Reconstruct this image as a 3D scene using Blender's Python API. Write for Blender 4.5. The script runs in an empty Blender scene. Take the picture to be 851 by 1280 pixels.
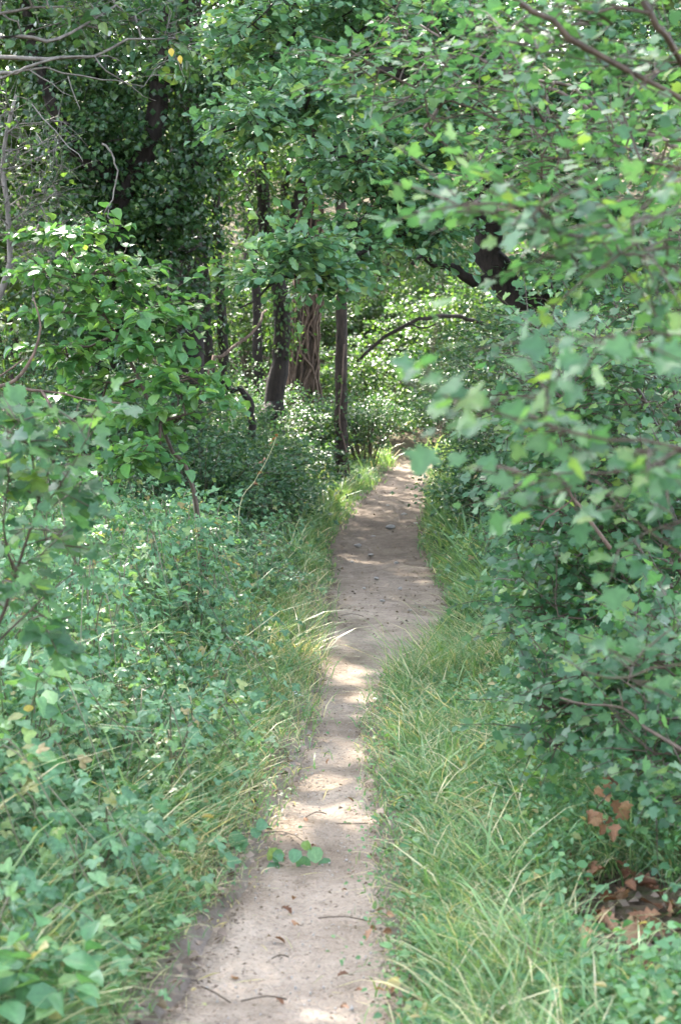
import bpy, math
import numpy as np
from mathutils import Matrix

# ------------------------------------------------------------------ camera, sky, sun, exposure
SC = bpy.context.scene
COL = SC.collection
FPX = 1913.0                       # focal length in pixels of the 851 x 1280 photograph
PITCH = math.radians(4.8)
CAMZ = 1.6
cam = bpy.data.cameras.new('camera')
cam.sensor_fit = 'VERTICAL'
cam.sensor_height = 24.0
cam.lens = 24.0 * FPX / 1280.0
cam.clip_start = 0.05
cam.clip_end = 600
cam.dof.use_dof = True
cam.dof.focus_distance = 9.0
cam.dof.aperture_fstop = 3.2
cam_ob = bpy.data.objects.new('camera', cam)
COL.objects.link(cam_ob)
cam_ob.location = (0, 0, CAMZ)
cam_ob.rotation_euler = (math.pi / 2 - PITCH, 0, 0)
SC.camera = cam_ob

SUN_EL, SUN_AZ = math.radians(47), math.radians(20)      # azimuth: from straight ahead towards the left
sdir = np.array([-math.sin(SUN_AZ) * math.cos(SUN_EL), math.cos(SUN_AZ) * math.cos(SUN_EL), math.sin(SUN_EL)])
world = bpy.data.worlds.new('World')
SC.world = world
world.use_nodes = True
wn, wl = world.node_tree.nodes, world.node_tree.links
wn.clear()
sky = wn.new('ShaderNodeTexSky')
sky.sky_type = 'NISHITA'
sky.sun_disc = False
sky.sun_elevation = SUN_EL
sky.sun_rotation = -SUN_AZ
sky.air_density = 1.0
sky.dust_density = 2.5
sky.ozone_density = 1.0
hs = wn.new('ShaderNodeHueSaturation')
hs.inputs['Saturation'].default_value = 0.62
bg = wn.new('ShaderNodeBackground')
bg.inputs['Strength'].default_value = 0.15
wo = wn.new('ShaderNodeOutputWorld')
wl.new(sky.outputs[0], hs.inputs['Color'])
wl.new(hs.outputs[0], bg.inputs['Color'])
wl.new(bg.outputs[0], wo.inputs['Surface'])

sun = bpy.data.lights.new('sun', 'SUN')
sun.energy = 3.0
sun.angle = math.radians(0.53)
sun.color = (1.0, 0.93, 0.82)
sun_ob = bpy.data.objects.new('sun', sun)
COL.objects.link(sun_ob)
sun_ob.rotation_euler = (math.pi / 2 - SUN_EL, 0, math.pi + SUN_AZ)
sun_ob.location = tuple(sdir * 60)

vs = SC.view_settings
vs.view_transform = 'Standard'
vs.look = 'None'
vs.exposure = 3.8
vs.gamma = 1.0
vs.use_curve_mapping = False
SC.cycles.max_bounces = 7
SC.cycles.diffuse_bounces = 3
SC.cycles.glossy_bounces = 2
SC.cycles.transmission_bounces = 5
SC.cycles.use_denoising = True

# ------------------------------------------------------------------ maths helpers
UP = np.array([0., 0., 1.])
cp, sp_ = math.cos(PITCH), math.sin(PITCH)


def W(px, py, Y):
    """point on the ray through photo pixel (px, py) at Y metres ahead"""
    a, b = (px - 425.5) / FPX, (640 - py) / FPX
    dx, dy, dz = a, cp + b * sp_, -sp_ + b * cp
    t = Y / dy
    return np.array([dx * t, Y, CAMZ + dz * t])


def project(P):
    """world points (n,3) -> photo pixel and depth"""
    P = np.atleast_2d(P)
    y, z = P[:, 1], P[:, 2] - CAMZ
    dep = y * cp - z * sp_
    v = y * sp_ + z * cp
    d = np.where(dep > 0.05, dep, 0.05)
    return 425.5 + FPX * P[:, 0] / d, 640 - FPX * v / d, dep


def sstep(a, b, x):
    t = np.clip((np.asarray(x, float) - a) / (b - a), 0, 1)
    return t * t * (3 - 2 * t)


def nrm(v):
    v = np.asarray(v, float)
    return v / np.maximum(np.linalg.norm(v, axis=-1, keepdims=True), 1e-9)


def wob(x, y, s=1.0, seed=0):
    """cheap smooth noise in -1..1"""
    r = np.random.default_rng(1000 + seed)
    o = 0.0
    for k in range(5):
        a, p, q = r.uniform(0, 6.28), r.uniform(0, 6.28), r.uniform(.6, 1.7)
        o = o + np.sin((np.cos(a) * x + np.sin(a) * y) * q / s * 2.2 + p + 1.3 * np.sin((np.sin(a) * x - np.cos(a) * y) * q / s + p))
    return o / 5


# ------------------------------------------------------------------ terrain
PATH_ROWS = [(1420, 150, 520), (1280, 200, 488), (1200, 250, 482), (1100, 312, 474), (1000, 350, 464), (950, 380, 456), (900, 393, 452), (850, 402, 468),
             (815, 406, 505), (790, 410, 548), (770, 412, 566), (720, 412, 548), (680, 410, 526), (640, 440, 530), (600, 474, 534), (584, 490, 534)]


def prof(y):
    y = np.asarray(y, float)
    return 0.022 * np.clip(y - 13, 0, 14) + 0.20 * np.clip(y - 28, 0, 17) + 0.32 * np.clip(y - 47, 0, 60) + .05 * np.clip(y - 107, 0, 300)


def ground_y(py):
    Y = np.linspace(1.2, 60, 6000)
    b = (640 - py) / FPX
    z = CAMZ + Y * (-sp_ + b * cp) / (cp + b * sp_)
    return Y[np.argmax(z < prof(Y))]


_pl, _pr, _py = [], [], []
for (py, l, r) in PATH_ROWS:
    Y = ground_y(py)
    _py.append(Y); _pl.append(W(l, py, Y)[0]); _pr.append(W(r, py, Y)[0])
_py = [-6, 1.0] + _py; _pl = [-.55, -.5] + _pl; _pr = [.45, .3] + _pr
PY, PL, PR = map(np.array, (_py, _pl, _pr))
PC = [((l + r) / 2, y, (r - l) / 2) for y, l, r in zip(PY, PL, PR)]
yl = PY[-1]
PC += [(PC[-1][0] + .35, yl + .7, .32), (PC[-1][0] + 1.1, yl + 1.2, .32), (PC[-1][0] + 2.2, yl + 1.5, .32), (PC[-1][0] + 4.5, yl + 1.6, .32)]
PC = np.array(PC)
_s = np.r_[0, np.cumsum(np.linalg.norm(np.diff(PC[:, :2], axis=0), axis=1))]
_t = np.arange(0, _s[-1], 0.07)
PCF = np.c_[np.interp(_t, _s, PC[:, 0]), np.interp(_t, _s, PC[:, 1]), np.interp(_t, _s, PC[:, 2]) * 1.0 + .005]
for _k in range(2):
    ker = np.ones(9) / 9
    for c in range(3):
        PCF[4:-4, c] = np.convolve(PCF[:, c], ker, 'valid')


def xl(y): return np.interp(y, PY, PL)


def xr(y): return np.interp(y, PY, PR)


LITX, LITY = .88, 4.25                # bare patch of brown leaves on the right bank


def path_dist(x, y):
    """signed distance to the path's edge (negative inside) and fraction"""
    x = np.asarray(x, float).ravel(); y = np.asarray(y, float).ravel()
    out = np.empty(len(x))
    S = PCF[::3]
    for i in range(0, len(x), 20000):
        d2 = (x[i:i + 20000, None] - S[None, :, 0]) ** 2 + (y[i:i + 20000, None] - S[None, :, 1]) ** 2
        k = d2.argmin(1)
        out[i:i + 20000] = np.sqrt(d2[np.arange(len(k)), k]) - S[k, 2]
    return out


def base_h(x, y):
    x = np.asarray(x, float); y = np.asarray(y, float)
    dr = x - (xr(y) + 0.55 * (1 - sstep(9.5, 12, y)) + .05)
    dl = (xl(y) - .3) - x
    h = prof(y) + 0.42 * sstep(0, 1.7, dr) + 0.10 * np.clip(dr - 1.2, 0, 40) * (1 - sstep(30, 60, y) * .6) + 0.05 * sstep(0, 1.5, dl) - 0.015 * np.clip(dl - 2, 0, 20)
    return h + 0.035 * wob(x, y, 1.3, 1) + 0.012 * wob(x, y, .35, 2)


def gz(x, y):
    return float(base_h(x, y))


# ------------------------------------------------------------------ mesh collector
class MB:
    def __init__(s):
        s.v, s.q, s.t, s.a, s.n = [], [], [], [], 0

    def add(s, v, quads=None, tris=None, tint=None):
        v = np.asarray(v, np.float32).reshape(-1, 3)
        if quads is not None and len(quads): s.q.append(np.asarray(quads, np.int32).reshape(-1, 4) + s.n)
        if tris is not None and len(tris): s.t.append(np.asarray(tris, np.int32).reshape(-1, 3) + s.n)
        s.v.append(v)
        s.a.append(np.full(len(v), .5, np.float32) if tint is None else np.broadcast_to(np.asarray(tint, np.float32), (len(v),)))
        s.n += len(v)

    def mesh(s, name, mat, base=(0, 0, 0), smooth=False):
        me = bpy.data.meshes.new(name)
        if not s.v:
            return me
        v = np.concatenate(s.v) - np.asarray(base, np.float32)
        q = np.concatenate(s.q) if s.q else np.zeros((0, 4), np.int32)
        t = np.concatenate(s.t) if s.t else np.zeros((0, 3), np.int32)
        me.vertices.add(len(v)); me.vertices.foreach_set('co', v.astype(np.float32).ravel())
        loops = np.concatenate([q.ravel(), t.ravel()]).astype(np.int32)
        me.loops.add(len(loops)); me.loops.foreach_set('vertex_index', loops)
        st = np.concatenate([np.arange(len(q)) * 4, len(q) * 4 + np.arange(len(t)) * 3]).astype(np.int32)
        me.polygons.add(len(st)); me.polygons.foreach_set('loop_start', st)
        if smooth:
            me.polygons.foreach_set('use_smooth', np.ones(len(st), bool))
        at = me.attributes.new('tint', 'FLOAT', 'POINT')
        at.data.foreach_set('value', np.concatenate(s.a).astype(np.float32))
        me.materials.append(mat)
        me.update(calc_edges=True)
        return me

    def build(s, name, mat, parent=None, smooth=False, base=None, kind=None):
        b = base if base is not None else (tuple(parent['_b']) if parent is not None and '_b' in parent else (0, 0, 0))
        ob = bpy.data.objects.new(name, s.mesh(name, mat, b, smooth))
        COL.objects.link(ob)
        if parent is not None:
            ob.parent = parent
        else:
            ob.location = b
        if kind: ob['kind'] = kind
        return ob


def tube(mb, pts, rad, n=6, tint=None, rough=0.0, rng=None, cap=True):
    pts = np.asarray(pts, float); rad = np.broadcast_to(np.asarray(rad, float), (len(pts),))
    m = len(pts)
    tg = nrm(np.gradient(pts, axis=0))
    ref = np.array([1., 0, 0]) if abs(tg[0][0]) < .8 else np.array([0, 1., 0])
    u = nrm(ref - tg * (tg @ ref)[:, None])
    w = np.cross(tg, u)
    a = np.arange(n) / n * 2 * math.pi
    rr = rad[:, None] * np.ones((1, n))
    if rough and rng is not None:
        lob = 1 + rough * np.sin(a * 3 + rng.uniform(0, 6))[None] * .6 + rough * rng.normal(0, .5, (m, n))
        rr = rr * lob
    v = pts[:, None] + rr[..., None] * (np.cos(a)[None, :, None] * u[:, None] + np.sin(a)[None, :, None] * w[:, None])
    i = np.arange(m - 1)[:, None] * n; j = np.arange(n)[None]; k = (j + 1) % n
    quads = np.stack([i + j, i + k, i + n + k, i + n + j], -1).reshape(-1, 4)
    tris = None
    if cap and n > 2:
        e = (m - 1) * n
        tris = np.array([[e, e + q, e + q + 1] for q in range(1, n - 1)])
    mb.add(v.reshape(-1, 3), quads, tris, tint)


def smooth_line(pts, step=.15, rng=None, jit=0.0):
    """Catmull-Rom through pts"""
    p = np.asarray(pts, float)
    p = np.vstack([2 * p[0] - p[1], p, 2 * p[-1] - p[-2]])
    out = []
    for i in range(1, len(p) - 2):
        n = max(2, int(np.linalg.norm(p[i + 1] - p[i]) / step))
        t = (np.arange(n) / n)[:, None]
        a, b, c, d = p[i - 1], p[i], p[i + 1], p[i + 2]
        out.append(.5 * ((2 * b) + (-a + c) * t + (2 * a - 5 * b + 4 * c - d) * t ** 2 + (-a + 3 * b - 3 * c + d) * t ** 3))
    out = np.vstack(out + [p[-2][None]])
    if rng is not None and jit:
        out[1:-1] += rng.normal(0, jit, (len(out) - 2, 3))
    return out


# ------------------------------------------------------------------ materials
def principled(name):
    m = bpy.data.materials.new(name); m.use_nodes = True
    nt = m.node_tree
    return m, nt, nt.nodes['Principled BSDF'], nt.nodes['Material Output']


def ramp(nt, stops):
    r = nt.nodes.new('ShaderNodeValToRGB')
    e = r.color_ramp.elements
    while len(e) < len(stops): e.new(.5)
    for k, (p, c) in enumerate(stops):
        e[k].position = p; e[k].color = (*c, 1)
    return r


def leaf_mat(name, stops, trans=.35, tcol=1.9, rough=.42, spec=.5, single=False, vein=True):
    m, nt, b, out = principled(name)
    r = ramp(nt, stops)
    if single:
        src = nt.nodes.new('ShaderNodeObjectInfo'); so = src.outputs['Random']
    else:
        src = nt.nodes.new('ShaderNodeAttribute'); src.attribute_name = 'tint'; so = src.outputs['Fac']
    nt.links.new(so, r.inputs[0])
    tc = nt.nodes.new('ShaderNodeTexCoord')
    nz = nt.nodes.new('ShaderNodeTexNoise')
    nz.inputs['Scale'].default_value = 9 if not single else 3
    nz.inputs['Detail'].default_value = 2
    nt.links.new(tc.outputs['Object'], nz.inputs['Vector'])
    mr = nt.nodes.new('ShaderNodeMapRange')
    mr.inputs[1].default_value = .3; mr.inputs[2].default_value = .7
    mr.inputs[3].default_value = .75; mr.inputs[4].default_value = 1.25
    nt.links.new(nz.outputs['Fac'], mr.inputs[0])
    mul = nt.nodes.new('ShaderNodeMix'); mul.data_type = 'RGBA'; mul.blend_type = 'MULTIPLY'
    mul.inputs['Factor'].default_value = 1
    nt.links.new(r.outputs[0], mul.inputs[6]); nt.links.new(mr.outputs[0], mul.inputs[7])
    colour = mul.outputs[2]
    if single:                                                   # pale midrib and side veins, in the leaf's own coordinates
        sx = nt.nodes.new('ShaderNodeSeparateXYZ'); nt.links.new(tc.outputs['Object'], sx.inputs[0])

        def op(o, a, b_=None, clamp=False):
            q = nt.nodes.new('ShaderNodeMath'); q.operation = o; q.use_clamp = clamp
            for i_, v_ in enumerate((a, b_)):
                if v_ is None: continue
                if isinstance(v_, (int, float)): q.inputs[i_].default_value = v_
                else: nt.links.new(v_, q.inputs[i_])
            return q.outputs[0]
        ax = op('ABSOLUTE', sx.outputs[0])
        mid = op('SUBTRACT', 1, op('MULTIPLY', ax, 40), True)
        ph = op('SUBTRACT', sx.outputs[1], op('MULTIPLY', ax, .9))
        sv = op('GREATER_THAN', op('SINE', op('MULTIPLY', ph, 44)), .86)
        vn = op('MAXIMUM', mid, op('MULTIPLY', sv, .45), True)
        vm = nt.nodes.new('ShaderNodeMix'); vm.data_type = 'RGBA'; vm.blend_type = 'MULTIPLY'
        nt.links.new(vn, vm.inputs['Factor']); nt.links.new(colour, vm.inputs[6]); vm.inputs[7].default_value = (1.6, 1.5, 1.4, 1)
        colour = vm.outputs[2]
    nt.links.new(colour, b.inputs['Base Color'])
    b.inputs['Roughness'].default_value = rough
    b.inputs['Specular IOR Level'].default_value = spec
    t = nt.nodes.new('ShaderNodeBsdfTranslucent')
    g = nt.nodes.new('ShaderNodeMix'); g.data_type = 'RGBA'; g.blend_type = 'MULTIPLY'; g.inputs['Factor'].default_value = 1
    nt.links.new(mul.outputs[2], g.inputs[6]); g.inputs[7].default_value = (tcol * 1.25, tcol * 1.2, tcol * .6, 1)
    nt.links.new(g.outputs[2], t.inputs['Color'])
    mx = nt.nodes.new('ShaderNodeMixShader'); mx.inputs[0].default_value = trans
    nt.links.new(b.outputs[0], mx.inputs[1]); nt.links.new(t.outputs[0], mx.inputs[2])
    nt.links.new(mx.outputs[0], out.inputs['Surface'])
    return m


def bark_mat(name, c0, c1, scale=14, bump=.6, rough=.9, stretch=.25):
    m, nt, b, out = principled(name)
    tc = nt.nodes.new('ShaderNodeTexCoord')
    mp = nt.nodes.new('ShaderNodeMapping'); mp.inputs['Scale'].default_value = (1, 1, stretch)
    nt.links.new(tc.outputs['Object'], mp.inputs['Vector'])
    nz = nt.nodes.new('ShaderNodeTexNoise'); nz.inputs['Scale'].default_value = scale; nz.inputs['Detail'].default_value = 6
    nz.inputs['Roughness'].default_value = .7
    nt.links.new(mp.outputs[0], nz.inputs['Vector'])
    r = ramp(nt, [(.32, c0), (.68, c1)])
    nt.links.new(nz.outputs['Fac'], r.inputs[0]); nt.links.new(r.outputs[0], b.inputs['Base Color'])
    bp = nt.nodes.new('ShaderNodeBump'); bp.inputs['Strength'].default_value = bump; bp.inputs['Distance'].default_value = .02
    nt.links.new(nz.outputs['Fac'], bp.inputs['Height']); nt.links.new(bp.outputs[0], b.inputs['Normal'])
    b.inputs['Roughness'].default_value = rough
    b.inputs['Specular IOR Level'].default_value = .25
    return m


def plain_mat(name, col, rough=.7):
    m, nt, b, out = principled(name)
    tc = nt.nodes.new('ShaderNodeTexCoord')
    nz = nt.nodes.new('ShaderNodeTexNoise'); nz.inputs['Scale'].default_value = 25
    nt.links.new(tc.outputs['Object'], nz.inputs['Vector'])
    r = ramp(nt, [(.3, tuple(c * .75 for c in col)), (.7, tuple(min(1, c * 1.2) for c in col))])
    nt.links.new(nz.outputs['Fac'], r.inputs[0]); nt.links.new(r.outputs[0], b.inputs['Base Color'])
    b.inputs['Roughness'].default_value = rough
    return m


G = {}
LEAFS = {
    'maple': ([(0, (.029, .082, .040)), (.5, (.046, .118, .054)), (.85, (.072, .152, .056)), (1, (.115, .185, .048))], .45, 2.0, .44),
    'oak': ([(0, (.032, .084, .040)), (.5, (.052, .124, .056)), (.85, (.084, .158, .060)), (1, (.125, .19, .055))], .30, 1.7, .42),
    'linden': ([(0, (.040, .108, .038)), (.6, (.064, .155, .050)), (1, (.115, .205, .055))], .40, 1.8, .38),
    'bramble': ([(0, (.038, .100, .044)), (.5, (.070, .155, .074)), (.85, (.105, .195, .084)), (.96, (.15, .21, .07)), (1, (.20, .15, .07))], .30, 1.7, .46),
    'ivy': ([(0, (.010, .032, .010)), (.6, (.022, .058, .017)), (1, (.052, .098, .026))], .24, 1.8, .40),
    'shrub': ([(0, (.020, .058, .026)), (.5, (.034, .086, .036)), (.85, (.062, .122, .042)), (1, (.10, .15, .045))], .30, 1.7, .42),
    'wood': ([(0, (.026, .068, .020)), (.5, (.044, .098, .027)), (1, (.082, .134, .034))], .38, 1.7, .45),
    'herb': ([(0, (.044, .115, .046)), (.5, (.076, .172, .070)), (.9, (.12, .21, .075)), (1, (.24, .20, .09))], .30, 1.7, .46),
}
for k, f_ in (('bramble', 1.08), ('herb', 1.06), ('maple', .84), ('oak', 1.06), ('wood', .80), ('shrub', .92)):
    LEAFS[k] = ([(p_, tuple(v_ * f_ for v_ in c_)) for p_, c_ in LEAFS[k][0]],) + LEAFS[k][1:]
for k, (st, tr, tcx, ro) in LEAFS.items():
    G[k] = leaf_mat(k + '_leaf', st, tr, tcx, ro, .38)
    G[k + '1'] = leaf_mat(k + '_leaf_single', st, tr, tcx, ro, .38, single=True)
G['grass'] = leaf_mat('grass_blade', [(0, (.062, .140, .052)), (.55, (.105, .195, .072)), (.80, (.16, .235, .085)), (.88, (.32, .29, .15)), (1, (.44, .39, .24))], .30, 1.6, .45)
G['straw'] = leaf_mat('straw', [(0, (.38, .36, .20)), (1, (.46, .42, .24))], .2, 1.2, .5)
G['dead1'] = leaf_mat('dead_leaf', [(0, (.085, .038, .02)), (.5, (.17, .085, .045)), (1, (.30, .18, .11))], .15, 1.2, .7, .2, single=True)
G['dead'] = leaf_mat('dead_leaf_mass', [(0, (.085, .062, .046)), (.5, (.145, .108, .082)), (1, (.24, .185, .14))], .12, 1.2, .75, .2)
G['redleaf'] = leaf_mat('red_leaf', [(0, (.12, .05, .025)), (1, (.18, .09, .04))], .3, 1.4, .5)
G['yellowleaf'] = leaf_mat('yellow_leaf', [(0, (.30, .24, .05)), (1, (.4, .3, .06))], .35, 1.3, .5)
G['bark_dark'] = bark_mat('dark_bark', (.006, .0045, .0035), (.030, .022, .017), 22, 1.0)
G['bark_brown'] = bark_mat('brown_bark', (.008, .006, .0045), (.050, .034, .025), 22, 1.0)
G['bark_grey'] = bark_mat('grey_bark', (.06, .052, .044), (.18, .16, .14), 24, .6)
G['twig_brown'] = bark_mat('brown_twig', (.030, .020, .014), (.085, .060, .040), 40, .2, .6)
G['twig_green'] = bark_mat('green_stem', (.05, .085, .03), (.10, .13, .05), 40, .2, .6)
G['cane'] = bark_mat('bramble_cane', (.07, .075, .04), (.16, .14, .085), 40, .2, .6)
G['vine'] = bark_mat('vine_bark', (.03, .02, .015), (.15, .10, .072), 30, .4)
G['stone'] = bark_mat('stone', (.20, .18, .16), (.38, .35, .31), 18, .5, .85, 1)
G['white_petal'] = plain_mat('white_petal', (.62, .64, .58))
G['yellow_petal'] = plain_mat('yellow_petal', (.75, .50, .03))


def path_material():
    m, nt, b, out = principled('packed_earth')
    L = nt.links.new
    tc = nt.nodes.new('ShaderNodeTexCoord')

    def noise(s, d=5, r=.6):
        n = nt.nodes.new('ShaderNodeTexNoise'); n.inputs['Scale'].default_value = s; n.inputs['Detail'].default_value = d; n.inputs['Roughness'].default_value = r
        L(tc.outputs['Object'], n.inputs['Vector']); return n
    n1, n2, n3 = noise(1.6, 4), noise(9, 6, .7), noise(70, 3)
    r1 = ramp(nt, [(.35, (.205, .160, .118)), (.60, (.360, .292, .226))])
    L(n1.outputs['Fac'], r1.inputs[0])
    r2 = ramp(nt, [(.26, (.52, .49, .46)), (.40, (.88, .87, .86)), (.55, (1, 1, 1)), (.8, (1.1, 1.09, 1.08))])
    L(n2.outputs['Fac'], r2.inputs[0])
    mx = nt.nodes.new('ShaderNodeMix'); mx.data_type = 'RGBA'; mx.blend_type = 'MULTIPLY'; mx.inputs['Factor'].default_value = 1
    L(r1.outputs[0], mx.inputs[6]); L(r2.outputs[0], mx.inputs[7])
    r3 = ramp(nt, [(.33, (.6, .57, .54)), (.45, (1, 1, 1))])
    L(n3.outputs['Fac'], r3.inputs[0])
    m2 = nt.nodes.new('ShaderNodeMix'); m2.data_type = 'RGBA'; m2.blend_type = 'MULTIPLY'; m2.inputs['Factor'].default_value = .8
    L(mx.outputs[2], m2.inputs[6]); L(r3.outputs[0], m2.inputs[7])
    # dark humus worn into the far stretch and along the edges (attribute = amount of humus)
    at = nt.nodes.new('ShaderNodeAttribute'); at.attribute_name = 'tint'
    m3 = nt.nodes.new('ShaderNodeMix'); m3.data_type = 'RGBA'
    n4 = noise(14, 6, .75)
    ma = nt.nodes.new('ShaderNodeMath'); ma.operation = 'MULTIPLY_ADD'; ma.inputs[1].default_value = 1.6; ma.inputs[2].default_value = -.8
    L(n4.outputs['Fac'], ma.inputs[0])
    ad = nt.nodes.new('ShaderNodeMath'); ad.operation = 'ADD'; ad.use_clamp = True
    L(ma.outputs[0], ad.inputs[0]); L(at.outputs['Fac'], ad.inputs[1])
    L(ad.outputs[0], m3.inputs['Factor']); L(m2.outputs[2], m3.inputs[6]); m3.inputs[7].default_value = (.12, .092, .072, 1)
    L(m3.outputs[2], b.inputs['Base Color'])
    b.inputs['Roughness'].default_value = .95; b.inputs['Specular IOR Level'].default_value = .15
    bp = nt.nodes.new('ShaderNodeBump'); bp.inputs['Strength'].default_value = 1.0; bp.inputs['Distance'].default_value = .025
    sm = nt.nodes.new('ShaderNodeMath'); sm.operation = 'ADD'
    L(n2.outputs['Fac'], sm.inputs[0]); L(n3.outputs['Fac'], sm.inputs[1])
    L(sm.outputs[0], bp.inputs['Height']); L(bp.outputs[0], b.inputs['Normal'])
    return m


def ground_material():
    m, nt, b, out = principled('forest_floor')
    L = nt.links.new
    tc = nt.nodes.new('ShaderNodeTexCoord')
    n1 = nt.nodes.new('ShaderNodeTexNoise'); n1.inputs['Scale'].default_value = 12; n1.inputs['Detail'].default_value = 8; n1.inputs['Roughness'].default_value = .75
    L(tc.outputs['Object'], n1.inputs['Vector'])
    r = ramp(nt, [(.3, (.035, .026, .018)), (.5, (.10, .075, .05)), (.62, (.06, .075, .03)), (.75, (.21, .155, .11))])
    L(n1.outputs['Fac'], r.inputs[0])
    at = nt.nodes.new('ShaderNodeAttribute'); at.attribute_name = 'tint'
    r2 = ramp(nt, [(.3, (.12, .092, .072)), (.65, (.27, .225, .19))])
    L(n1.outputs['Fac'], r2.inputs[0])
    mx = nt.nodes.new('ShaderNodeMix'); mx.data_type = 'RGBA'
    L(at.outputs['Fac'], mx.inputs['Factor']); L(r.outputs[0], mx.inputs[6]); L(r2.outputs[0], mx.inputs[7])
    L(mx.outputs[2], b.inputs['Base Color'])
    b.inputs['Roughness'].default_value = 1; b.inputs['Specular IOR Level'].default_value = .1
    bp = nt.nodes.new('ShaderNodeBump'); bp.inputs['Strength'].default_value = 1; bp.inputs['Distance'].default_value = .03
    L(n1.outputs['Fac'], bp.inputs['Height']); L(bp.outputs[0], b.inputs['Normal'])
    return m


# ------------------------------------------------------------------ ground and path
def axis(lo, hi, d0, d1, step, far):
    a = list(np.arange(d0, d1, step))
    s, x = step, d0
    while x > lo:
        s = min(s * 1.25, far); x -= s; a.insert(0, x)
    s, x = step, a[-1]
    while x < hi:
        s = min(s * 1.25, far); x += s; a.append(x)
    return np.array(a)


gx = axis(-150, 150, -2.0, 2.2, .075, 8)
gy = axis(-60, 220, 2.5, 14, .10, 5)
X, Yg = np.meshgrid(gx, gy)
pd = path_dist(X, Yg).reshape(X.shape)
Z = base_h(X, Yg) - 0.17 * (1 - sstep(-.05, .06, pd + .035 * wob(X, Yg, .2, 5)))
mb = MB()
ny, nx = X.shape
I = (np.arange(ny - 1)[:, None] * nx + np.arange(nx - 1)[None])
mb.add(np.stack([X, Yg, Z], -1).reshape(-1, 3), np.stack([I, I + 1, I + nx + 1, I + nx], -1).reshape(-1, 4), tint=(1 - sstep(.0, .22, pd + .1 * wob(X, Yg, .3, 6))).ravel())
gobj = mb.build('ground', ground_material(), smooth=True)
gobj['kind'] = 'structure'

mb = MB()
tg = nrm(np.gradient(PCF[:, :2], axis=0)); nn = np.c_[tg[:, 1], -tg[:, 0]]
U = np.linspace(-1, 1, 33)
PX = PCF[:, 0:1] + nn[:, 0:1] * U * (PCF[:, 2:3] + .12)
PYY = PCF[:, 1:2] + nn[:, 1:2] * U * (PCF[:, 2:3] + .12)
off = np.abs(U[None]) * (PCF[:, 2:3] + .12) - PCF[:, 2:3]
PZ = base_h(PX, PYY) - .028 - .02 * (1 - U[None] ** 2) + .016 * wob(PX, PYY, .30, 7) + .013 * wob(PX, PYY, .13, 17) + .009 * wob(PX, PYY, .07, 8) - .05 * sstep(-.02, .12, off)
ledge = np.zeros_like(PZ)
for (yy, hh) in ((10.4, .02), (13.2, .03), (15.2, .03), (16.8, .06), (18.2, .04), (20.5, .04)):      # worn steps in the climbing stretch
    ledge += hh * (sstep(-.25, .12, PYY - yy + .25 * wob(PX, PYY, .5, int(yy))) - sstep(.1, 1.6, PYY - yy))
PZ = PZ + ledge * (1 - .6 * np.abs(U[None]))
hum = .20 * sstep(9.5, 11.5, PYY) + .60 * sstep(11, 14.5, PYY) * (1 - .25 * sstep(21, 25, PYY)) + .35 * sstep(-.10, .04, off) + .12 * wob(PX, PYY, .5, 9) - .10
ny, nx = PX.shape
I = (np.arange(ny - 1)[:, None] * nx + np.arange(nx - 1)[None])
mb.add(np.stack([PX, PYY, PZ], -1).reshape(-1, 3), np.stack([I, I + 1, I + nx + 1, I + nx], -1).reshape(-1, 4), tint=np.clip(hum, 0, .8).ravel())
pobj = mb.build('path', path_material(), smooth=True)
pobj['kind'] = 'structure'


def path_z(x, y):
    return gz(x, y) - .04


# ------------------------------------------------------------------ leaf templates (length 1 along +y, normal +z)
def ribbed(rows):
    """leaf from rows (y, half width): midrib folded, sides raised and tip drooping"""
    v, q, t = [], [], []
    for (y, w) in rows:
        z = -.16 * y * y + .02
        if w == 0:
            v.append((0, y, z))
        else:
            v += [(-w, y, z + .35 * w), (0, y, z), (w, y, z + .35 * w)]
    n = len(rows)
    idx = [0]
    for k in range(1, n - 1): idx.append(1 + (k - 1) * 3)
    last = len(v) - 1
    a = idx[1]
    t += [(0, a + 1, a), (0, a + 2, a + 1)]
    for k in range(1, n - 2):
        a, b = idx[k], idx[k + 1]
        q += [(a, a + 1, b + 1, b), (a + 1, a + 2, b + 2, b + 1)]
    a = idx[n - 2]
    t += [(a, a + 1, last), (a + 1, a + 2, last)]
    return np.array(v, float), np.array(q).reshape(-1, 4), np.array(t)


def fan(outline, centre=(0, .42)):
    v = [(centre[0], centre[1], 0)] + [(x, y, .10 * abs(x) - .14 * (y - .4) ** 2) for x, y in outline]
    n = len(outline)
    t = [(0, k + 1, (k + 1) % n + 1) for k in range(n)]
    return np.array(v, float), np.zeros((0, 4), int), np.array(t)


def mirror(half):
    return half + [(-x, y) for x, y in reversed(half) if x > 1e-6]


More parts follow.
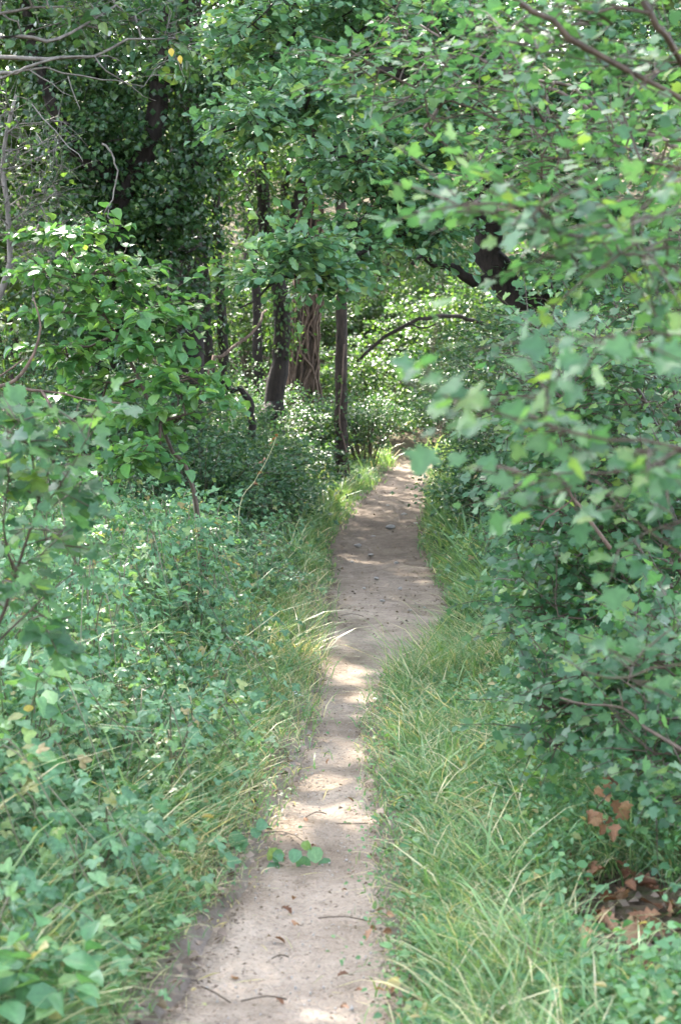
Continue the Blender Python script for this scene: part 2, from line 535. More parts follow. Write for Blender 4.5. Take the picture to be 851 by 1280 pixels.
T_OVAL = ribbed([(0, 0), (.22, .27), (.50, .36), (.80, .20), (1, 0)])
T_ROUND = ribbed([(0, 0), (.10, .34), (.42, .50), (.78, .34), (.98, 0)])
T_LANCE = ribbed([(0, 0), (.30, .15), (.65, .12), (1, 0)])
T_OAK = ribbed([(0, 0), (.24, .20), (.34, .13), (.50, .31), (.61, .20), (.78, .30), (.93, .16), (1, 0)])
T_HEX = (np.array([(0, 0, 0), (-.30, .28, .10), (-.26, .66, .06), (0, 1, -.12), (.26, .66, .06), (.30, .28, .10)]), np.zeros((0, 4), int), np.array([(0, 2, 1), (0, 3, 2), (0, 4, 3), (0, 5, 4)]))
T_OBO = (np.array([(0, 0, 0), (-.16, .30, .05), (-.33, .62, .10), (-.20, .92, .02), (.0, 1, -.08), (.20, .92, .02), (.33, .62, .10), (.16, .30, .05)]), np.zeros((0, 4), int), np.array([(0, 2, 1), (0, 3, 2), (0, 4, 3), (0, 5, 4), (0, 6, 5), (0, 7, 6)]))
T_DIA = (np.array([(0, 0, 0), (-.30, .45, .10), (0, 1, -.10), (.30, .45, .10)]), np.zeros((0, 4), int), np.array([(0, 2, 1), (0, 3, 2)]))
T_DIAW = (np.array([(0, 0, 0), (-.42, .45, .12), (0, 1, -.10), (.42, .45, .12)]), np.zeros((0, 4), int), np.array([(0, 2, 1), (0, 3, 2)]))
T_MAPLEL = fan([(0, 0), (.36, .02), (.28, .17), (.62, .38), (.31, .54), (.27, .84), (0, 1.0), (-.27, .84), (-.31, .54), (-.62, .38), (-.28, .17), (-.36, .02)], (0, .36))
_mh = [(.10, .03), (.28, -.03), (.36, .05), (.28, .17), (.48, .24), (.62, .35), (.58, .46), (.42, .48), (.29, .54), (.31, .72), (.24, .84), (.11, .90)]
T_MAPLE = fan([(0, .0)] + _mh + [(0, 1.0)] + [(-x, y) for x, y in reversed(_mh)], (0, .36))


def trifoliate():
    V, Q, T = T_OVAL
    vs_, qs, ts, n = [], [], [], 0
    for ang, s, oy in ((0, .58, .42), (1.15, .50, .36), (-1.15, .50, .36)):
        c, s_ = math.cos(ang), math.sin(ang)
        v = V * s
        vs_.append(np.c_[v[:, 0] * c + v[:, 1] * s_, -v[:, 0] * s_ + v[:, 1] * c + oy, v[:, 2]])
        qs.append(Q + n); ts.append(T + n); n += len(V)
    return np.concatenate(vs_), np.concatenate(qs), np.concatenate(ts)


T_TRI = trifoliate()


def tri_low():
    vs_, ts, n = [], [], 0
    V, Q, T = T_HEX
    for ang, s, oy in ((0, .58, .42), (1.15, .50, .36), (-1.15, .50, .36)):
        c, s_ = math.cos(ang), math.sin(ang)
        v = V * s
        vs_.append(np.c_[v[:, 0] * c + v[:, 1] * s_, -v[:, 0] * s_ + v[:, 1] * c + oy, v[:, 2]])
        ts.append(T + n); n += len(V)
    return np.concatenate(vs_), np.zeros((0, 4), int), np.concatenate(ts)


T_TRIL = tri_low()


def basis(d, n):
    d = nrm(d)
    x = nrm(np.cross(d, n))
    n = np.cross(x, d)
    return x, d, n


_crng = np.random.default_rng(77)


def place(mb, T, pos, d, n, size, tint):
    V, Q, Tr = T
    if len(pos) == 0: return
    x, y, z = basis(d, n)
    s = size[:, None, None]
    z = z * np.clip(_crng.normal(1.2, .9, (len(pos), 1)), -.6, 3)
    x = x * _crng.uniform(.8, 1.12, (len(pos), 1))
    P = pos[:, None] + s * (V[None, :, 0:1] * x[:, None] + V[None, :, 1:2] * y[:, None] + V[None, :, 2:3] * z[:, None])
    k = np.arange(len(pos))[:, None, None] * len(V)
    mb.add(P.reshape(-1, 3), (Q[None] + k).reshape(-1, 4) if len(Q) else None, (Tr[None] + k).reshape(-1, 3) if len(Tr) else None, np.repeat(tint, len(V)))


def twig_leaves(rng, A, B, n, size, planar=.8, rand=.55, face=(0, -.3, 0), szvar=.35, fwd=.55):
    A = np.asarray(A, float); B = np.asarray(B, float); M = len(A)
    t = np.linspace(.18, 1, n)[None] + rng.normal(0, .04, (M, n))
    D = nrm(B - A)
    side = nrm(np.cross(D, UP) + 1e-4)
    sg = np.where(np.arange(n) % 2 == 0, 1, -1)[None, :, None]
    pos = A[:, None] + (B - A)[:, None] * t[..., None]
    sidew = np.where(np.arange(n) == n - 1, .1, .85)[None, :, None]
    d = fwd * D[:, None] + sg * side[:, None] * sidew + rng.normal(0, .3, (M, n, 3)) - np.array([0, 0, .12])
    nn_ = UP * planar + np.asarray(face) + rng.normal(0, rand, (M, n, 3))
    s = size * (1 + rng.uniform(-szvar, szvar, (M, n)))
    pos = pos + nrm(d) * (s * .3)[..., None]
    clump = rng.normal(0, .16, (M, 1))
    ti = np.clip(rng.uniform(.08, .92, (M, n)) + clump, 0, 1) ** 1.0
    return pos.reshape(-1, 3), d.reshape(-1, 3), nn_.reshape(-1, 3), s.ravel(), ti.ravel()


# ------------------------------------------------------------------ things
def thing(name, loc, label, cat, group=None):
    o = bpy.data.objects.new(name, None)
    o.empty_display_size = .2
    COL.objects.link(o)
    o.location = tuple(float(c) for c in loc)
    o['_b'] = [float(c) for c in loc]
    o['label'] = label; o['category'] = cat
    if group: o['group'] = group
    return o


def tag(o, label, cat, group=None):
    o['label'] = label; o['category'] = cat
    if group: o['group'] = group
    return o


_leafmesh = {}


def leaf_parts(root, L, T, tname, mat, nmax, minpx=7, name='leaf'):
    """the leaves that show largest become single objects under root; returns the mask of the remaining ones"""
    pos, d, n, s, ti = L
    px, py, dep = project(pos)
    big = FPX * s / np.maximum(dep, .1)
    ok = (px > -10) & (px < 861) & (py > -10) & (py < 1290) & (dep > .3) & (big > minpx)
    score = np.where(ok, big, -1)
    idx = np.argsort(-score)[:nmax]
    idx = idx[score[idx] > 0]
    key = (tname, mat.name)
    if key not in _leafmesh:
        m = MB(); m.add(T[0], T[1], T[2]); _leafmesh[key] = m.mesh(tname + '_leaf', mat)
    me = _leafmesh[key]
    base = np.array(root['_b'])
    x, y, z = basis(d[idx], n[idx])
    z = z * np.clip(_crng.normal(1.2, .9, (len(idx), 1)), -.6, 3); x = x * _crng.uniform(.78, 1.12, (len(idx), 1))
    for k, i in enumerate(idx):
        ob = bpy.data.objects.new(name, me)
        COL.objects.link(ob)
        ob.parent = root
        p, q = pos[i] - base, s[i]
        ob.matrix_basis = Matrix(((x[k][0] * q, y[k][0] * q, z[k][0] * q, p[0]), (x[k][1] * q, y[k][1] * q, z[k][1] * q, p[1]), (x[k][2] * q, y[k][2] * q, z[k][2] * q, p[2]), (0, 0, 0, 1)))
    mask = np.ones(len(pos), bool); mask[idx] = False
    return mask


LOW = {}


def foliage(root, L, T, tname, matkey, nparts=0, name='crown', minpx=7):
    mask = np.ones(len(L[0]), bool)
    if nparts:
        mask = leaf_parts(root, L, T, tname, G[matkey + '1'], nparts, minpx)
    mb = MB()
    place(mb, LOW.get(tname, T), *[a[mask] for a in L])
    if mask.any():
        mb.build(name, G[matkey], root, kind='stuff')


def cat_(*Ls):
    return tuple(np.concatenate([l[k] for l in Ls]) for k in range(5))


def grow(presets, targets, rng, rtip=.004, expo=2.3, step=.2, lift=.12, wig=.10):
    """wood skeleton: preset limbs (points, radii) plus one branch to each target, each joined to the nearest wood below it"""
    N = sum(len(p) for p, r in presets) + len(targets) * 40
    P = np.zeros((N, 3)); par = -np.ones(N, int); cnt = np.zeros(N); fix = np.zeros(N)
    n = 0; chains = []
    for ci, (p, r) in enumerate(presets):
        ids = list(range(n, n + len(p)))
        P[ids] = p; fix[ids] = r
        par[ids[1:]] = ids[:-1]
        if ci > 0:
            k = int(np.argmin(((P[:n] - p[0]) ** 2).sum(1))); par[ids[0]] = k
        chains.append(ids); n += len(p)
    npre = len(chains)
    targets = np.asarray(targets)
    d0 = np.array([((P[:n] - t) ** 2).sum(1).min() for t in targets]) if len(targets) else np.zeros(0)
    tips = []
    for ti in np.argsort(d0):
        t = targets[ti]
        dv = P[:n] - t
        c = np.sqrt((dv ** 2).sum(1)) + .7 * np.maximum(0, dv[:, 2])
        k = int(np.argmin(c))
        a = P[k]; ln = np.linalg.norm(t - a)
        m = int(np.clip(ln / step, 1, 30))
        ctrl = (a + t) / 2 + UP * lift * ln + rng.normal(0, wig, 3) * ln
        tt = (np.arange(1, m + 1) / m)[:, None]
        pts = (1 - tt) ** 2 * a + 2 * tt * (1 - tt) * ctrl + tt ** 2 * t
        ids = list(range(n, n + m))
        P[ids] = pts; par[ids[0]] = k; par[ids[1:]] = ids[:-1]
        n += m
        chains.append([k] + ids); tips.append(ids[-1])
    for tip in tips:
        k = tip
        while k >= 0:
            cnt[k] += 1; k = par[k]
    R = np.maximum(rtip * np.maximum(cnt[:n], 1) ** (1 / expo), 0)
    R = np.where(fix[:n] > 0, fix[:n], R)
    return P[:n], R, chains, tips, par[:n], npre


def wood(mb, P, R, chains, npre, rng, sides=None, rough=.12, skip_pre=False, minr=0):
    for ci, ch in enumerate(chains):
        r = R[ch].copy()
        if ci >= npre:
            r[0] = min(r[0], r[1] * 1.25)
        elif skip_pre:
            continue
        if r.max() < minr: continue
        n = sides or (10 if r.max() > .06 else 6 if r.max() > .02 else 4 if r.max() > .008 else 3)
        tube(mb, P[ch], r, n, rough=rough if r.max() > .03 else 0, rng=rng)


def ellip(rng, c, r, n, shell=.0):
    v = nrm(rng.normal(size=(n, 3))) * (shell + (1 - shell) * rng.uniform(0, 1, (n, 1)) ** (1 / 3))
    return np.asarray(c) + v * np.asarray(r)


def EW(px, py, Y, rpx, rpy, ry):
    """ellipsoid given by a pixel centre and radii in pixels at Y metres"""
    return W(px, py, Y), np.array([rpx / FPX * Y, ry, rpy / FPX * Y])


def tips_to_twigs(rng, P, tips, par, k, ln, flat=.45, droop=0.0):
    A, B = [], []
    for t in tips:
        d0 = nrm(P[t] - P[par[t]])
        for j in range(k):
            a = P[t] if j == 0 else P[par[t]] * .5 + P[t] * .5
            v = rng.normal(0, 1, 3) * np.array([1, 1, flat]) + d0 * (1.2 if j == 0 else .5)
            v[2] -= droop
            A.append(a); B.append(a + nrm(v) * ln * rng.uniform(.6, 1.3))
    return np.array(A), np.array(B)


def twig_wood(mb, A, B, r=.0025):
    for a, b in zip(A, B):
        m = (a + b) / 2 + np.array([0, 0, .04]) * np.linalg.norm(b - a)
        tube(mb, [a, m, b], [r, r * .8, r * .4], 3, cap=False)


def tree(name, label, base, presets, vols, matkey, bark, T=T_DIA, tname='diamond', leaf=.08, seed=0, ntw=3, twl=.45, nl=8, planar=.7, nparts=0,
         group=None, rtip=.004, twigs=False, flat=.45, droop=0., minr=0., cat='tree', lift=.12, rand=.55, extra=None, minpx=7, wig=.10, step=.2, face=(0, -.3, 0)):
    """vols: list of (centre, radii, count)"""
    rng = np.random.default_rng(seed)
    root = thing(name, base, label, cat, group)
    tg_ = np.vstack([ellip(rng, c, r, n) for c, r, n in vols])
    tg_ = tg_[tg_[:, 2] > .25 + base_h(tg_[:, 0], tg_[:, 1])]
    P, R, ch, tips, par, npre = grow(presets, tg_, rng, rtip=rtip, lift=lift, wig=wig, step=step)
    mb = MB(); wood(mb, P, R, ch, npre, rng, minr=minr)
    A, B = tips_to_twigs(rng, P, tips, par, ntw, twl, flat, droop)
    if twigs: twig_wood(mb, A, B)
    mb.build('trunk', G[bark], root, smooth=True)
    L = twig_leaves(rng, A, B, nl, leaf, planar, rand, face)
    if extra is not None: L = cat_(L, extra)
    foliage(root, L, T, tname, matkey, nparts, minpx=minpx)
    return root


def trunk_line(pts, r0, r1, rng=None, jit=.0, step=.25, flare=0.):
    p = smooth_line(pts, step, rng, jit)
    t = np.linspace(0, 1, len(p))
    r = r0 + (r1 - r0) * t
    if flare: r = r + flare * np.exp(-t * 14)
    return p, r


#MARK_OBJECTS
LOW.update({'oak': T_OBO, 'trifoliate': T_TRIL, 'maple': T_MAPLEL, 'oval': T_HEX})
R_ = np.random.default_rng

# ------------------------------------------------------------------ background wood
def far_wood():
    rng = R_(11)
    mb = MB()
    n = 3000
    c = np.c_[rng.uniform(-30, 30, n), rng.uniform(58, 80, n), rng.uniform(0, 1, n) ** .85 * 27]
    c[:, 2] += base_h(c[:, 0], c[:, 1])
    k = 26
    pos = (c[:, None] + rng.normal(0, 1, (n, k, 3)) * np.array([.9, .9, .6])).reshape(-1, 3)
    m = len(pos)
    tint = np.clip(np.repeat(rng.uniform(.1, .9, n), k) + rng.normal(0, .15, m), 0, 1)
    place(mb, T_DIAW, pos, rng.normal(0, 1, (m, 3)), UP * .7 + rng.normal(0, .6, (m, 3)), rng.uniform(.22, .40, m), tint)
    o = mb.build('far_wood', G['wood'])
    o['kind'] = 'stuff'
    tag(o, 'sunlit yellow green mass of far woodland foliage behind all the trees', 'woodland')


far_wood()

BG = [  # x, Y, height, crown radius, crown bottom, seed, label
    (-11.0, 33, 14, 3.6, 1.5, 1, 'far tree at the left edge of the wood, behind the bare grey twigs'),
    (-7.2, 36, 9.5, 3.4, 2.0, 2, 'far sunlit tree behind the dark ivy covered tree'),
    (-4.2, 39, 9.5, 3.2, 2.5, 3, 'far sunlit tree seen between the ivy tree and the twin stems'),
    (-1.6, 42, 10, 3.2, 3.0, 4, 'far sunlit tree behind the vine wrapped trunk'),
    (1.4, 40, 9.5, 3.4, 3.6, 5, 'far tree above the arching dead branch over the path'),
    (4.6, 38, 10, 3.4, 3.0, 6, 'far tree behind the leaning oak trunk'),
    (8.0, 34, 14, 3.6, 2.0, 7, 'far tree behind the maple thicket on the right'),
    (-8.8, 47, 14, 4.0, 3.0, 8, 'distant tall tree at the upper left of the wood'),
    (-3.0, 50, 14, 4.0, 4.0, 9, 'distant tall tree behind the middle trunks'),
    (3.0, 50, 14, 4.0, 4.5, 10, 'distant tall tree behind the far path bend'),
    (9.5, 47, 15, 4.2, 3.0, 12, 'distant tall tree at the upper right of the wood'),
]
for (x, y, h, cr, cb, sd, lab) in BG:
    rng = R_(100 + sd)
    z0 = gz(x, y)
    p, r = trunk_line([(x, y, z0 - .2), (x + rng.normal(0, .15), y, z0 + h * .3), (x + rng.normal(0, .4), y + rng.normal(0, .3), z0 + h * .65), (x + rng.normal(0, .6), y, z0 + h * .95)], .17, .03, rng, .02, .5)
    vols = []
    for k in range(9):
        a = rng.uniform(0, 6.28); q = rng.uniform(.25, .8) * cr
        zc = z0 + cb + (h - cb) * (k + .5) / 9
        vols.append(((x + q * math.cos(a), y + q * math.sin(a) * .8, zc), (cr * .55, cr * .5, (h - cb) * .11), 18))
    vols.append(((x, y, z0 + (cb + h) / 2), (cr, cr * .9, (h - cb) * .5), 70))
    tree('forest_tree', lab, (x, y, z0), [(p, r)], vols, 'wood', 'bark_brown', T_DIA, 'diamond', .17, 200 + sd, 3, .75, 8, .6, group='far trees of the wood', minr=.008, step=.5)


# ------------------------------------------------------------------ trees left and right of the path, most added for shade, crowns offscreen
for (x, y, h, cb, cr, n, sd, lab) in [
        (-5.8, 15.5, 17, 8.0, 3.4, 230, 1, 'tall added shade tree rising beyond the left edge behind the linden sapling'),
        (-8.5, 19.0, 17, 6.5, 3.6, 300, 2, 'tall added shade tree beyond the left edge, farther from the camera'),
        (-2.6, 24.5, 18, 9.0, 3.4, 380, 3, 'tall tree added for shade behind the twin stems, crown above the picture'),
        (4.0, 24.5, 18, 9.0, 3.4, 380, 5, 'tall straight tree added for shade on the right bank, hidden behind the maples'),
        (3.9, 13.2, 14, 7.6, 3.6, 420, 6, 'tall tree added for shade behind the leaning oak, crown above the picture'),
        (-1.9, 18.8, 16, 9.6, 3.4, 360, 7, 'tall tree added for shade just right of the ivy clad tree, crown above the picture'),
        (-4.3, 11.4, 14.5, 8.0, 3.3, 330, 8, 'tall tree added beyond the left edge, nearest of the shade trees'),
        (-5.3, 21.5, 10, 1.2, 2.3, 420, 9, 'dense leafy tree at the left edge behind the bare grey twigs'),
        (5.4, 21.0, 16, 4.0, 3.2, 480, 4, 'tall tree on the right bank behind the maple thicket')]:
    rng = R_(300 + sd)
    z0 = gz(x, y)
    p, r = trunk_line([(x, y, z0 - .2), (x + .1, y - .1, z0 + h * .35), (x + .4, y - .2, z0 + h * .7), (x + .5, y, z0 + h * .95)], .2, .03, rng, .02, .4, .08)
    vols = [((x + .3, y - .2, z0 + (cb + h) / 2), (cr, cr, (h - cb) / 2), n)]
    tree('forest_tree', lab, (x, y, z0), [(p, r)], vols, 'wood', 'bark_dark', T_DIAW, 'wide_diamond', .22, 310 + sd, 3, .6, 6, .6, group='tall trees flanking the path', minr=.006, step=.4)

# ------------------------------------------------------------------ undergrowth on the bank and in the middle distance
def bush(name, label, x, y, rad, h, nst, seed, matkey='shrub', T=T_DIA, tname='diamond', leaf=.06, ntw=9, nl=7, twl=.3, nparts=0, bark='twig_brown', cat='shrub', group=None, planar=.7, sink=.05, droop=.0, minpx=7, rstem=.007, rand=.55, lean=(0, 0)):
    rng = R_(seed)
    z0 = gz(x, y)
    root = thing(name, (x, y, z0), label, cat, group)
    mb = MB(); A, B = [], []
    for k in range(nst):
        a = rng.uniform(0, 6.28); q = rad * math.sqrt(rng.uniform(.02, 1)); hh = h * (1 - .45 * (q / rad) ** 2) * rng.uniform(.72, 1.08)
        b0 = np.array([x + .25 * q * math.cos(a), y + .25 * q * math.sin(a), 0]); b0[2] = gz(b0[0], b0[1]) - sink
        tip = np.array([x + q * math.cos(a) + lean[0], y + q * math.sin(a) + lean[1], z0 + hh])
        mid = (b0 + tip) / 2 + np.array([-.12 * q * math.cos(a), -.12 * q * math.sin(a), .12 * hh])
        end = tip + np.array([math.cos(a), math.sin(a), -.5 * droop]) * rad * .2
        pts = smooth_line([b0, mid, tip, end], .12 if y < 9 else .3)
        tube(mb, pts, np.linspace(rstem, .002, len(pts)), 4 if y < 9 else 3, cap=False)
        m = len(pts)
        for j in range(ntw):
            i = min(m - 1, int(m * (rng.uniform(.22, 1) ** .8)))
            v = rng.normal(0, 1, 3) * np.array([1, 1, .45]); v[2] += .25
            A.append(pts[i]); B.append(pts[i] + nrm(v) * twl * rng.uniform(.5, 1.2))
    A, B = np.array(A), np.array(B)
    if leaf * FPX / y > 9: twig_wood(mb, A, B, .0018)
    mb.build('stem', G[bark], root, smooth=True)
    L = twig_leaves(rng, A, B, nl, leaf, planar, rand)
    ok = L[0][:, 2] > base_h(L[0][:, 0], L[0][:, 1]) + .01
    L = tuple(a[ok] for a in L)
    foliage(root, L, T, tname, matkey, nparts, 'foliage', minpx)
    return root


_n = 0
for (px, Y, rad, h, lab) in [
        (18, 17, 1.2, 2.3, 'dark shrub low at the left edge behind the bare branch'), (90, 15, 1.0, 1.6, 'dark green shrub behind the lower left of the linden sapling'), (165, 16, 1.1, 1.5, 'dense shrub under the linden sapling canopy'),
        (215, 20, 1.2, 1.4, 'shrub in shade below the twin ivy stems'), (255, 14.5, .9, .95, 'low shrub right of the brown leaning sapling stem'), (292, 17, 1.0, .95, 'low grey green shrub left of the dark leaning trunk'),
        (250, 15.0, .8, .6, 'low fine leaved shrub behind and left of the red tipped shoot'), (300, 20, .9, .85, 'shrub left of the dark leaning trunk foot'), (335, 19, .45, .7, 'small shrub in front of the dark leaning trunk foot'),
        (305, 15.5, .5, .5, 'small shrub on the verge left of the stony path stretch'), (300, 25, 1.4, 1.2, 'shaded shrub far behind the dark ivy trunk'), (240, 27, 1.5, 2.0, 'far shrub between the twin stems and the leaning trunk'),
        (403, 25, .8, 1.0, 'shrub between the vine trunk and the slim trunk'), (456, 24.5, .7, 1.1, 'sunlit shrub just right of the slim trunk beside the path'), (463, 29, 1.2, 1.9, 'sunlit shrub behind the slim trunk at the path bend'),
        (555, 31, 1.5, 2.3, 'sunlit shrub beyond the end of the path on the right'), (500, 35, 1.8, 2.2, 'shrub on the rising bank behind the path end'), (440, 36, 1.8, 2.6, 'sunlit shrub on the bank left of the path end'),
        (590, 36, 1.8, 2.8, 'sunlit shrub on the bank below the leaning oak trunk'), (380, 34, 1.8, 2.6, 'sunlit shrub on the bank behind the vine trunk'), (320, 33, 1.8, 2.8, 'sunlit shrub glowing behind the dark ivy trunk'),
        (650, 31, 1.6, 2.8, 'shrub on the bank hidden deep behind the maple thicket'), (545, 40, 2.2, 3.0, 'upper shrub on the far bank under the arching branch'), (480, 42, 2.2, 3.2, 'upper shrub on the far bank behind the slim trunk'),
        (250, 36, 2.0, 3.2, 'sunlit shrub glowing far behind the twin stems'), (160, 33, 2.0, 3.2, 'far shrub behind the ivy tree trunk'), (60, 30, 2.0, 3.2, 'far shrub at the left behind the dark ivy tree'),
        (640, 24, 1.3, 1.7, 'shaded shrub on the right of the far path'), (575, 27.5, .8, 1.2, 'small shrub at the right of the path bend'), (640, 19, 1.1, 1.6, 'shaded shrub in front of the oak trunk foot'),
        (625, 17, .7, .8, 'low shrub on the right verge beside the stony path'), (640, 13.5, .6, .8, 'low shrub on the right verge before the maple thicket'), (680, 16, 1.2, 2.0, 'shrub behind the maple thicket below the oak'),
        (740, 14, 1.2, 2.1, 'tall shrub behind the maple thicket at mid right'), (830, 13, 1.2, 2.4, 'tall shrub behind the maple thicket at the right edge')]:
    _n += 1
    y = Y
    x = W(px, 640, Y)[0]
    far = Y > 28
    bush('undergrowth_shrub', lab, x, y, rad, h, int((26 if far else 38) + rad * 22), 500 + _n, 'wood' if far else 'shrub', T_DIAW if far else T_DIA, 'd', .085 if far else .050, 10 if far else 11, 7 if far else 8, .34, group='shrubs of the wood floor', rstem=.008)

# ------------------------------------------------------------------ ivy clad dark tree at upper left
def ivy_cloud(rng, lines, radii, n, leaf=.07, out=.28):
    """ivy leaves hanging round the given wood lines"""
    Ls = []
    for (p, r), k, o in zip(lines, n, radii):
        i = rng.integers(0, len(p), k)
        v = nrm(rng.normal(size=(k, 3)) * np.array([1, 1, .6]))
        q = r[i][:, None] + np.abs(rng.normal(0, o, (k, 1)))
        pos = p[i] + v * q + rng.normal(0, .05, (k, 3))
        d = v * .4 + rng.normal(0, .5, (k, 3)) + np.array([0, 0, -.6])
        nn_ = v + UP * .5 + rng.normal(0, .4, (k, 3))
        Ls.append((pos, d, nn_, rng.uniform(.7, 1.25, k) * leaf, rng.uniform(0, 1, k)))
    return cat_(*Ls)


rng = R_(21)
Yi = 17.0
bx_, by_ = W(142, 480, Yi)[0], Yi
b = np.array([bx_, by_, gz(bx_, by_) - .2])
main = trunk_line([b, W(138, 400, Yi), W(147, 310, Yi), W(157, 225, Yi), W(182, 190, Yi), W(196, 150, Yi), W(203, 70, Yi), W(206, -40, Yi), W(215, -200, Yi), W(222, -420, Yi), W(230, -560, Yi)], .19, .03, rng, .008, .2, .08)
l1 = trunk_line([W(155, 232, Yi), W(128, 212, Yi - .2), W(104, 200, Yi - .3), W(84, 168, Yi - .4), W(62, 122, Yi - .3), W(40, 50, Yi), W(20, -60, Yi + .2), W(0, -220, Yi + .3)], .10, .02, rng, .008, .15)
l2 = trunk_line([W(158, 215, Yi), W(140, 195, Yi + .4), W(130, 170, Yi + .5), W(120, 80, Yi + .6), W(118, -40, Yi + .6)], .06, .02, rng, .008, .15)
l3 = trunk_line([W(150, 300, Yi), W(190, 285, Yi - .2), W(225, 240, Yi - .3), W(245, 200, Yi - .4), W(262, 130, Yi - .3), W(280, 40, Yi - .2)], .07, .02, rng, .008, .15)
lines = [main, l1, l2, l3]
ivl = ivy_cloud(rng, [(main[0][:55], main[1][:55]), (l1[0][:22], l1[1][:22]), (l2[0], l2[1]), l3], (.36, .30, .34, .30), (8200, 3600, 3400, 3400), .072)
_px, _py, _ = project(ivl[0])
_ok = np.ones(len(_px), bool)
for _p, _w in ((main[0], 11), (l1[0], 7)):                       # the wood stays bare towards the path
    _qx, _qy, _ = project(_p)
    _dd = np.sqrt((_px[:, None] - _qx[None]) ** 2 + (_py[:, None] - _qy[None]) ** 2)
    _k = _dd.argmin(1)
    _ok &= ~((_dd.min(1) < _w) & (ivl[0][:, 1] < _p[_k, 1]) & (rng.uniform(0, 1, len(_px)) < .9))
ivl = tuple(a[_ok] for a in ivl)
vols = [(*EW(150, 120, Yi, 95, 90, .9), 60), (*EW(210, 260, Yi - .3, 60, 70, .6), 45), (*EW(90, 280, Yi - .3, 50, 80, .6), 45), (*EW(110, -120, Yi, 140, 110, 1.6), 130), (*EW(180, -320, Yi, 190, 130, 2.2), 170),
        (*EW(110, 390, Yi - .5, 80, 70, .6), 50), (*EW(200, 370, Yi - .2, 70, 60, .6), 40)]
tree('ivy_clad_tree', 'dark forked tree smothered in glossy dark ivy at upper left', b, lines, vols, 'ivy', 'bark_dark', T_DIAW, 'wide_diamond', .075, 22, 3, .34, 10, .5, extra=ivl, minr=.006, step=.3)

# twin ivy stems
rng = R_(31)
for (pts, Y, lab, r0, r1, sd) in [
        ([(262, 470), (258, 400), (256, 330), (250, 270), (238, 190), (228, 90), (220, -60)], 21.5, 'left one of two thin grey stems hung with ivy, behind the linden', .09, .04, 1),
        ([(279, 462), (277, 420), (275, 380), (272, 320), (270, 250), (280, 170), (292, 80), (300, -60)], 22.0, 'right one of two thin dark stems, its foot bare below tangled ivy', .09, .035, 2)]:
    b = W(*pts[0], Y); b[2] = gz(b[0], b[1]) - .2
    p, r = trunk_line([b] + [W(a, c, Y) for a, c in pts], r0, r1, rng, .012, .2, .03)
    ex = ivy_cloud(rng, [(p[6:], r[6:])], (.14,), (1100,), .07)
    t = p[-1]
    tree('slender_tree', lab, b, [(p, r)], [(t + np.array([0, 0, .6]), (1.6, 1.4, 1.5), 110), (W(pts[-3][0], pts[-3][1], Y), (.8, .7, .8), 26)], 'wood', 'bark_dark', T_DIA, 'diamond', .10, 40 + sd, 3, .45, 8, .6, group='thin ivy hung trunks', extra=ex, minr=.006, step=.3)

# dark leaning trunk with ivy
rng = R_(33)
Y = 23.5
b = W(341, 512, Y); b[2] = gz(b[0], b[1]) - .2
main = trunk_line([b, W(343, 500, Y), W(350, 450, Y), W(352, 400, Y), W(346, 340, Y), W(333, 285, Y), W(328, 230, Y), W(325, 150, Y), W(322, 20, Y), W(325, -120, Y)], .155, .05, rng, .012, .2, .1)
l1 = trunk_line([W(345, 335, Y), W(365, 275, Y), W(378, 230, Y), W(393, 165, Y), (W(400, 90, Y)), W(405, -40, Y)], .075, .03, rng, .01, .2)
stub = trunk_line([W(345, 506, Y - .1), W(332, 514, Y - .3), W(322, 530, Y - .6)], .10, .05, rng, .01, .1)
ex = ivy_cloud(rng, [(main[0][10:40], main[1][10:40]), l1], (.16, .10), (2600, 500), .08)
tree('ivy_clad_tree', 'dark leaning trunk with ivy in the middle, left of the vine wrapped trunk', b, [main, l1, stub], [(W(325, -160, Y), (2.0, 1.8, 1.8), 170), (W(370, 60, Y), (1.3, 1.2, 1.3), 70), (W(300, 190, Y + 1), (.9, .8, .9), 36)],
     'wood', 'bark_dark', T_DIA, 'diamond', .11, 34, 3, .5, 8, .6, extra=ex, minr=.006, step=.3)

# thick trunk wrapped in vines
rng = R_(35)
Y = 26.0
b = W(379, 498, Y); b[2] = gz(b[0], b[1]) - .2
main = trunk_line([b, W(379, 498, Y), W(381, 440, Y), W(383, 380, Y), W(386, 300, Y), W(388, 200, Y), W(390, 60, Y), W(392, -120, Y)], .22, .12, rng, .015, .2, .08)
root = tree('vine_wrapped_tree', 'thick trunk wrapped in a tangle of pale brown dead vines beside the path', b, [main], [(W(392, -160, Y), (2.2, 2.0, 2.0), 170), (W(385, 120, Y), (1.0, 1.0, 1.4), 44)], 'wood', 'bark_brown', T_DIA, 'diamond', .11, 36, 3, .5, 8, .6, minr=.006, step=.3)
for k in range(46):
    mb = MB()
    a0 = rng.uniform(0, 6.28); tw = rng.normal(0, 2.0)
    i0 = rng.integers(0, 4); i1 = rng.integers(14, 30)
    pts, rr = main[0][i0:i1], main[1][i0:i1]
    t = np.linspace(0, 1, len(pts))
    an = a0 + tw * t + .45 * np.sin(t * rng.uniform(6, 16) + rng.uniform(0, 6))
    q = rr * 1.02 + rng.uniform(.0, .06) + .04 * rng.uniform(0, 1) * np.sin(t * 9 + rng.uniform(0, 6))
    pp = pts + np.c_[np.cos(an) * q, np.sin(an) * q, rng.normal(0, .02, len(t))]
    tube(mb, pp, rng.uniform(.008, .02), 4)
    mb.build('vine', G['vine'], root, smooth=True)

